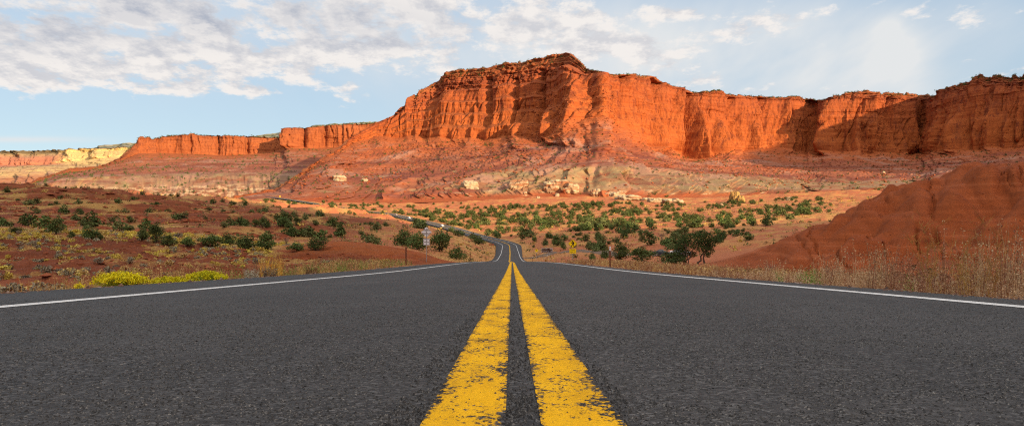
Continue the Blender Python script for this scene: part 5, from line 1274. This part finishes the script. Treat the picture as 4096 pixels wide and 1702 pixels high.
    # tiny warning signs along the far road
    for (u, d, v, lab) in [(1264, 812, 826, 'tiny yellow sign by the near end of the far road piece'), (1120, 960, 785, 'tiny yellow sign among junipers beyond the far road piece')]:
        x, y, g = at(u, d); zc = max((YH - v) / F * d - g, 1.6)
        t = empty('distant_sign', (x, y, g)); setp(t, lab, 'road sign')
        bm_obj('panel', lambda bm: plate(bm, [(a, b + zc) for a, b in diamond(1.0)], -.01, .02), yel, t); bm_obj('post', lambda bm: box(bm, (0, .06, zc / 2 - .3), (.1, .08, zc + .6)), galv, t)
    # white triangular marker and culvert wall by the bend
    d = 470.; x, y, g = at(1925, 372); t = empty('triangle_marker', (x, y + .5, g)); setp(t, 'small white triangular marker showing over the juniper at the bend', 'marker')
    s = 372 / F; zt = (YH - 941) * s - g
    bm_obj('panel', lambda bm: plate(bm, [(-.62, zt - .75), (.62, zt - .75), (0, zt)], -.01, .03), wht, t); bm_obj('post', lambda bm: box(bm, (0, .06, (zt - .5) / 2 - .3), (.1, .08, zt - .5 + .6)), galv, t)
    x, y, g = at(1966, 400); o = bm_obj('culvert_wall', lambda bm: (box(bm, (0, 0, .3), (2.6, .5, 1.1)), box(bm, (0, 0, .93), (2.9, .62, .14))), simple_mat('red_masonry', (.36, .12, .07), .9, .1, .3, 2), None, .03); o.location = (x, y, g); setp(o, 'low red stone culvert wall beside the road bend', 'wall')

# ------------------------------------------------------------------ vehicles
def car_body(kind):
    """side profile stations (y, half width at sill/waist/roof, z values); nose towards -y"""
    if kind == 'sedan':
        S = [(-2.3, .62, .60, .35, .62, .66), (-2.2, .80, .76, .25, .70, .74), (-1.5, .88, .84, .22, .84, .88), (-.75, .90, .88, .22, .92, .97), (.1, .90, .88, .22, .94, 1.42), (.95, .90, .88, .22, .95, 1.40), (1.65, .88, .84, .24, .98, 1.05), (2.2, .82, .78, .28, .96, 1.0), (2.32, .70, .66, .42, .86, .90)]
        roof = {4: .60, 5: .60, 3: .66, 6: .66}
    else:
        S = [(-2.3, .66, .64, .38, .80, .85), (-2.2, .84, .80, .30, .95, 1.0), (-1.5, .92, .88, .28, 1.06, 1.11), (-.95, .93, .90, .28, 1.10, 1.16), (-.2, .93, .90, .28, 1.12, 1.72), (1.2, .93, .90, .28, 1.12, 1.74), (1.95, .92, .88, .30, 1.10, 1.66), (2.25, .88, .85, .34, 1.06, 1.15), (2.33, .78, .74, .45, .92, .97)]
        roof = {4: .68, 5: .70, 6: .70, 3: .76, 7: .80}
    return S, roof

def make_car(kind, paint, label, name):
    S, roof = car_body(kind); t = empty(name, (0, 0, 0)); setp(t, label, 'car')
    rows = []
    for i, (y, ws, ww, z0, z1, z2) in enumerate(S):
        wr = roof.get(i, ww * .92)
        pr = [(-ws * .92, z0), (-ws, (z0 + z1) * .5), (-ww, z1), (-wr, z2), (0, z2 + .03), (wr, z2), (ww, z1), (ws, (z0 + z1) * .5), (ws * .92, z0), (0, z0)]
        rows.append([(x, y, z) for x, z in pr])
    bm = bmesh.new(); vs = [[bm.verts.new(p) for p in r] for r in rows]; n = 10
    for a, b in zip(vs[:-1], vs[1:]):
        for k in range(n): bm.faces.new((a[k], a[(k + 1) % n], b[(k + 1) % n], b[k]))
    bm.faces.new(vs[0][::-1]); bm.faces.new(vs[-1]); bmesh.ops.recalc_face_normals(bm, faces=bm.faces[:])
    me = bpy.data.meshes.new('body'); bm.to_mesh(me); bm.free()
    for p in me.polygons: p.use_smooth = False
    link('body', me, M['paint_' + paint], t)
    # glass set just proud of the cabin sides
    def pane(nm, quad):
        P = np.array(quad, float); c = P.mean(0); nrm = np.cross(P[1] - P[0], P[2] - P[0]); nrm /= np.linalg.norm(nrm)
        if np.dot(nrm, c - np.array([0, .3, .9])) < 0: nrm = -nrm
        Pi = c + (P - c) * .88; V = np.concatenate([Pi + nrm * .012, Pi - nrm * .01]); Q = [[0, 1, 2, 3], [7, 6, 5, 4]] + [[i, (i + 1) % 4, 4 + (i + 1) % 4, 4 + i] for i in range(4)]
        link(nm, mesh_np(nm, V, Q, False), M['car_glass'], t)
    g = lambda i, k: rows[i][k]
    pane('windscreen', [g(3, 3), g(3, 5), g(4, 5), g(4, 3)])
    last = 5 if kind == 'sedan' else 6
    pane('rear_window', [g(last, 3), g(last, 5), g(last + 1, 5), g(last + 1, 3)])
    for a, b in ((2, 3), (6, 5)):
        pane('side_window', [g(4, a), g(4, b), g(5, b), g(5, a)])
        if kind != 'sedan': pane('side_window', [g(5, a), g(5, b), g(6, b), g(6, a)])
    for sx in (-1, 1):
        for y in (-1.42, 1.38):
            w = bm_obj('wheel', lambda bm: cyl(bm, (sx * .74, y, .33), (sx * .93, y, .33), .33, 18), M['tyre'], t)
            bm_obj('rim', lambda bm: cyl(bm, (sx * .90, y, .33), (sx * .945, y, .33), .20, 12), M['rim'], w)
        bm_obj('headlight', lambda bm: box(bm, (sx * .60, -2.235, .66 if kind == 'sedan' else .86), (.30, .1, .13)), M['lamp_glass'], t, .01)
        bm_obj('tail_light', lambda bm: box(bm, (sx * .62, 2.29, .82 if kind == 'sedan' else .95), (.22, .08, .16)), M['tail'], t, .01)
    bm_obj('grille', lambda bm: box(bm, (0, -2.30, .52 if kind == 'sedan' else .66), (.80, .06, .20)), M['tyre'], t, .01)
    return t

def build_cars():
    for k, c in dict(white=(.80, .80, .82), dark=(.03, .04, .055), silver=(.50, .50, .53), tan=(.30, .22, .20)).items(): M['paint_' + k] = simple_mat('car_paint_' + k, c, .28, .5, .03, 1)
    M['car_glass'] = simple_mat('car_glass', (.02, .025, .03), .08, .6); M['tyre'] = simple_mat('tyre_rubber', (.018, .018, .018), .85, .2); M['rim'] = simple_mat('wheel_rim', (.55, .55, .57), .35, .5, .1, 4, .6)
    M['lamp_glass'] = simple_mat('headlight_glass', (.75, .77, .8), .15, .6); M['tail'] = simple_mat('tail_light_red', (.4, .01, .01), .2, .5)
    def on_road(t, d, side, towards):
        h = float(np.interp(d, _ry, _rh)); c = 1 / math.sqrt(1 + h * h)
        x = float(road_x(d)) + side * c; y = d - h * side * c; sl = (float(road_z(d + 3)) - float(road_z(d - 3))) / 6 * c
        t.location = (x, y, float(road_z(d)) + .01); a = math.atan2(-h, 1)      # nose along -y when a = 0
        t.rotation_euler = (math.atan(sl), 0, a) if towards else (-math.atan(sl), 0, a + math.pi)
    on_road(make_car('sedan', 'white', 'white sedan driving down the far road towards the bend', 'car'), 566, -1.8, True)
    on_road(make_car('suv', 'silver', 'silver car following behind, in the middle of the three on the far road', 'car'), 652, -1.8, True)
    on_road(make_car('suv', 'tan', 'brownish car farthest away where the road goes behind the red bank', 'car'), 694, -1.8, True)
    for u, d, v, p, k, lab, rz in [(2652, 168, 1018, 'dark', 'sedan', 'dark parked sedan half hidden behind the twiggy bush', 1.35), (2722, 166, 1020, 'white', 'sedan', 'white parked car glimpsed between the bush and the big dark tree', 1.2)]:
        t = make_car(k, p, lab, 'car'); x, y, z = at(u, d); t.location = (x, y, z + .03); t.rotation_euler = (0, 0, rz)

def build_side_road():
    P = np.array([(3.5, 262), (9, 254), (15, 240), (22, 215), (27, 194), (31, 178), (35, 169), (39, 166)], float)
    tt = np.linspace(0, len(P) - 1, 160); X = smooth1(np.interp(tt, range(len(P)), P[:, 0]), 6); Y = smooth1(np.interp(tt, range(len(P)), P[:, 1]), 6)
    tx, ty = np.gradient(X), np.gradient(Y); L = np.hypot(tx, ty); nx, ny = ty / L, -tx / L
    offs = np.linspace(-3.2, 3.2, 9); GX = X[:, None] + nx[:, None] * offs; GY = Y[:, None] + ny[:, None] * offs; c = smooth1(height(X, Y), 5); GZ = height(GX, GY) + .16; GZ[:, 0] -= .6; GZ[:, -1] -= .6
    me = mesh_np('side_road', np.stack([GX, GY, GZ], -1).reshape(-1, 3), grid_quads(*GX.shape)); setp(link('side_road', me, simple_mat('pale_side_road', (.17, .115, .085), .9, .1, .15, 1)), kind='structure')
# ------------------------------------------------------------------ sun, sky, camera
SUN_AZ, SUN_EL = 135.0, 14.0       # clockwise from the view direction (+Y)
SUN_STR, SKY_STR, EXPO = 5.0, 0.15, 0.75

def build_shade_ridge():
    """the red bluff added unseen behind the camera, shaped to shade the near ground"""
    a = R(SUN_AZ); cx, cy = math.sin(a) * RIDGE_D, math.cos(a) * RIDGE_D
    tx, ty = math.cos(a), -math.sin(a)
    n = 240; s = np.linspace(-900, 900, n)
    prof = [(-170, 0.0), (-95, .30), (-40, .48), (-32, .82), (-18, .86), (-12, 1.0), (60, 1.02), (240, 0)]
    rows = []
    h = RIDGE_H * (1 - .5 * sstep(-230, -420, s)) * (1 - .12 * sstep(250, 800, s)) + 7 * fbm(s / 70, s * 0, 901, 4)
    for (o, k) in prof:
        off = o + 14 * ridged(s / 80, s * 0 + k, 903, 3) * (k > 0)
        rows.append(np.stack([cx + tx * s + math.sin(a) * off, cy + ty * s + math.cos(a) * off, -8 + h * k], -1))
    V = np.array(rows)
    me = mesh_np('shade_bluff', V.reshape(-1, 3), grid_quads(len(prof), n))
    setp(link('shade_bluff', me, simple_mat('shade_bluff_rock', (.34, .11, .05), .95, .1, .35, .05)), kind='structure')
RIDGE_D, RIDGE_H = 430.0, 285.0

def build_light():
    l = bpy.data.lights.new('sun', 'SUN'); l.energy = SUN_STR; l.angle = R(0.53); l.color = (1.0, .74, .44)
    o = bpy.data.objects.new('sun', l); C.objects.link(o)
    a, e = R(SUN_AZ), R(SUN_EL)
    d = Vector((math.sin(a) * math.cos(e), math.cos(a) * math.cos(e), math.sin(e)))
    o.rotation_euler = d.to_track_quat('Z', 'Y').to_euler(); o.location = d * 3000

def build_sky():
    w = bpy.data.worlds.new('World'); SC.world = w; w.use_nodes = True
    t = NT(w.node_tree); bg = w.node_tree.nodes['Background']
    sk = t.new('ShaderNodeTexSky', sky_type='NISHITA'); sk.sun_disc = False
    sk.sun_elevation = R(SUN_EL); sk.sun_rotation = R(SUN_AZ); sk.altitude = 1900; sk.air_density = 1.0; sk.dust_density = 1.2; sk.ozone_density = 1.6
    tc = t.new('ShaderNodeTexCoord').outputs['Generated']
    s = t.new('ShaderNodeSeparateXYZ'); t.l.new(tc, s.inputs[0])
    x, y, z = s.outputs
    ya = t.m('MAXIMUM', t.m('ABSOLUTE', y), .05)
    az = t.m('DIVIDE', x, ya); zc = t.m('MAXIMUM', z, 0.0); el = t.m('DIVIDE', zc, ya)
    zz = t.m('ADD', zc, .20)
    def plane(dx, dy, sx=1, sy=1):
        c = t.new('ShaderNodeCombineXYZ')
        t.l.new(t.m('MULTIPLY', t.m('ADD', t.m('DIVIDE', x, zz), dx), sx), c.inputs[0]); t.l.new(t.m('MULTIPLY', t.m('ADD', t.m('DIVIDE', y, zz), dy), sy), c.inputs[1])
        return c.outputs[0]
    def blob(u, v, ru, rv, amp, tilt=0.0):
        cx = (u - UC) / F; cy = (YH - v) / F
        dx = t.m('DIVIDE', t.m('SUBTRACT', az, cx), ru / F)
        dy0 = t.m('SUBTRACT', el, cy)
        if tilt: dy0 = t.m('ADD', dy0, t.m('MULTIPLY', t.m('SUBTRACT', az, cx), tilt))
        dy = t.m('DIVIDE', dy0, rv / F)
        r2 = t.m('ADD', t.m('MULTIPLY', dx, dx), t.m('MULTIPLY', dy, dy))
        return t.m('MULTIPLY', t.m('EXPONENT', t.m('MULTIPLY', r2, -1.0)), amp)
    def total(lst):
        acc = None
        for b in lst:
            v = blob(*b); acc = v if acc is None else t.m('ADD', acc, v)
        return acc
    cov = total(CLOUD_COVER)
    def dens(dx, dy):
        pv = plane(dx, dy, 1, .8)
        n1 = t.noise(pv, 6.2, 7, .64, .0)
        return t.m('MULTIPLY_ADD', n1, 2.3, -.66)
    n0 = dens(0, 0); n1 = dens(-.035, .05)
    d0 = t.m('ADD', n0, cov)
    a = t.maprange(d0, .60, .92, smooth=True)
    lit = t.maprange(t.m('SUBTRACT', n0, n1), -.22, .20)
    grey = total(CLOUD_GREY)
    thick = t.maprange(d0, .70, 1.05)
    lit = t.m('SUBTRACT', t.m('ADD', t.m('MULTIPLY', lit, .60), .52), t.m('MULTIPLY', thick, t.m('MULTIPLY', grey, .75)), clamp=True)
    ccol = t.mix(lit, CLOUD_DARK, CLOUD_LIT)
    skc = t.mix(SKY_TINT_F, sk.outputs[0], t.mix(t.maprange(z, .04, .30), SKY_LOW, SKY_HIGH))
    # thin veil, right-hand wisps and flat streaks
    veil = total(CLOUD_VEIL)
    vn = t.noise(plane(0, 0, 1.0, .35), 1.5, 5, .6)
    va = t.m('MULTIPLY', veil, t.maprange(vn, .22, .6), clamp=True)
    col = t.mix(va, skc, CLOUD_WISP)
    col = t.mix(a, col, ccol)
    # unseen bright cloud deck added overhead as fill light for the shaded ground
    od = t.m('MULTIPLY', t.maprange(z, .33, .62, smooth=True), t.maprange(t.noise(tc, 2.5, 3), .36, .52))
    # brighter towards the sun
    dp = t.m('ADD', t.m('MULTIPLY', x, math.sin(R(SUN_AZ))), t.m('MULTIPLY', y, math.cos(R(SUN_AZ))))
    col = t.mix(od, col, t.mix(t.maprange(dp, -.4, .8), FILL_DECK_FAR, FILL_DECK))
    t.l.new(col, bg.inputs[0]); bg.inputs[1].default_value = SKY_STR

K = 1.0 / (SKY_STR * 2 ** EXPO)
def kc(r, g, b): return (r * K, g * K, b * K)
CLOUD_LIT = kc(.90, .86, .83); CLOUD_DARK = kc(.42, .46, .55); CLOUD_WISP = kc(.78, .80, .81); FILL_DECK = kc(2.7, 2.40, 2.06); FILL_DECK_FAR = kc(.70, .66, .63)
SKY_TINT_F, SKY_LOW, SKY_HIGH = .85, kc(.54, .66, .69), kc(.35, .51, .69)
CLOUD_COVER = [(150, 40, 800, 190, .40), (1000, 60, 520, 140, .26), (1650, 70, 480, 170, .34), (2250, 120, 300, 140, .38), (2560, 190, 300, 70, .36, .22), (2780, 300, 160, 50, .22, .2), (700, 225, 950, 70, .34), (120, 300, 260, 60, .30), (300, 405, 240, 20, .22), (2740, 50, 170, 34, .34), (3120, 75, 210, 40, .34), (2980, 130, 200, 40, .2),
               (600, 300, 800, 60, .30), (800, 360, 700, 30, .24), (1350, 210, 200, 50, .16), (2048, 640, 6000, 210, -.5), (3500, 250, 500, 300, -.12)]
CLOUD_GREY = [(150, 60, 800, 170, .75), (1250, 60, 500, 110, .55), (1750, 150, 400, 90, .35)]
CLOUD_VEIL = [(2500, 230, 900, 240, .95), (3595, 240, 120, 170, .95, .3), (3560, 120, 60, 60, .5), (3300, 130, 420, 170, .7), (90, 558, 260, 12, .8), (3250, 330, 600, 150, .65), (1000, 60, 1400, 300, .6), (3950, 80, 300, 140, .5)]

def build_camera():
    c = bpy.data.cameras.new('camera'); o = bpy.data.objects.new('camera', c); C.objects.link(o)
    c.sensor_fit = 'HORIZONTAL'; c.sensor_width = 36.0; c.lens = 36.0 * F / 4096.0
    c.shift_y = (YH - 851.0) / 4096.0
    c.clip_start = .05; c.clip_end = 60000
    o.location = (0, 0, 0); o.rotation_euler = (R(90), 0, 0)
    SC.camera = o

build_ground(); build_road(); build_mesas(); build_shade_ridge()
make_mats(); build_trees(); build_brush(); build_verges(); build_rocks(); build_signs(); build_cars(); build_side_road()
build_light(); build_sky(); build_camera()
SC.view_settings.view_transform = 'Standard'; SC.view_settings.look = 'None'
SC.view_settings.exposure = EXPO; SC.view_settings.gamma = 1.0
SC.cycles.max_bounces = 6; SC.cycles.diffuse_bounces = 3; SC.cycles.use_denoising = False
SC.cycles.filter_width = 1.2
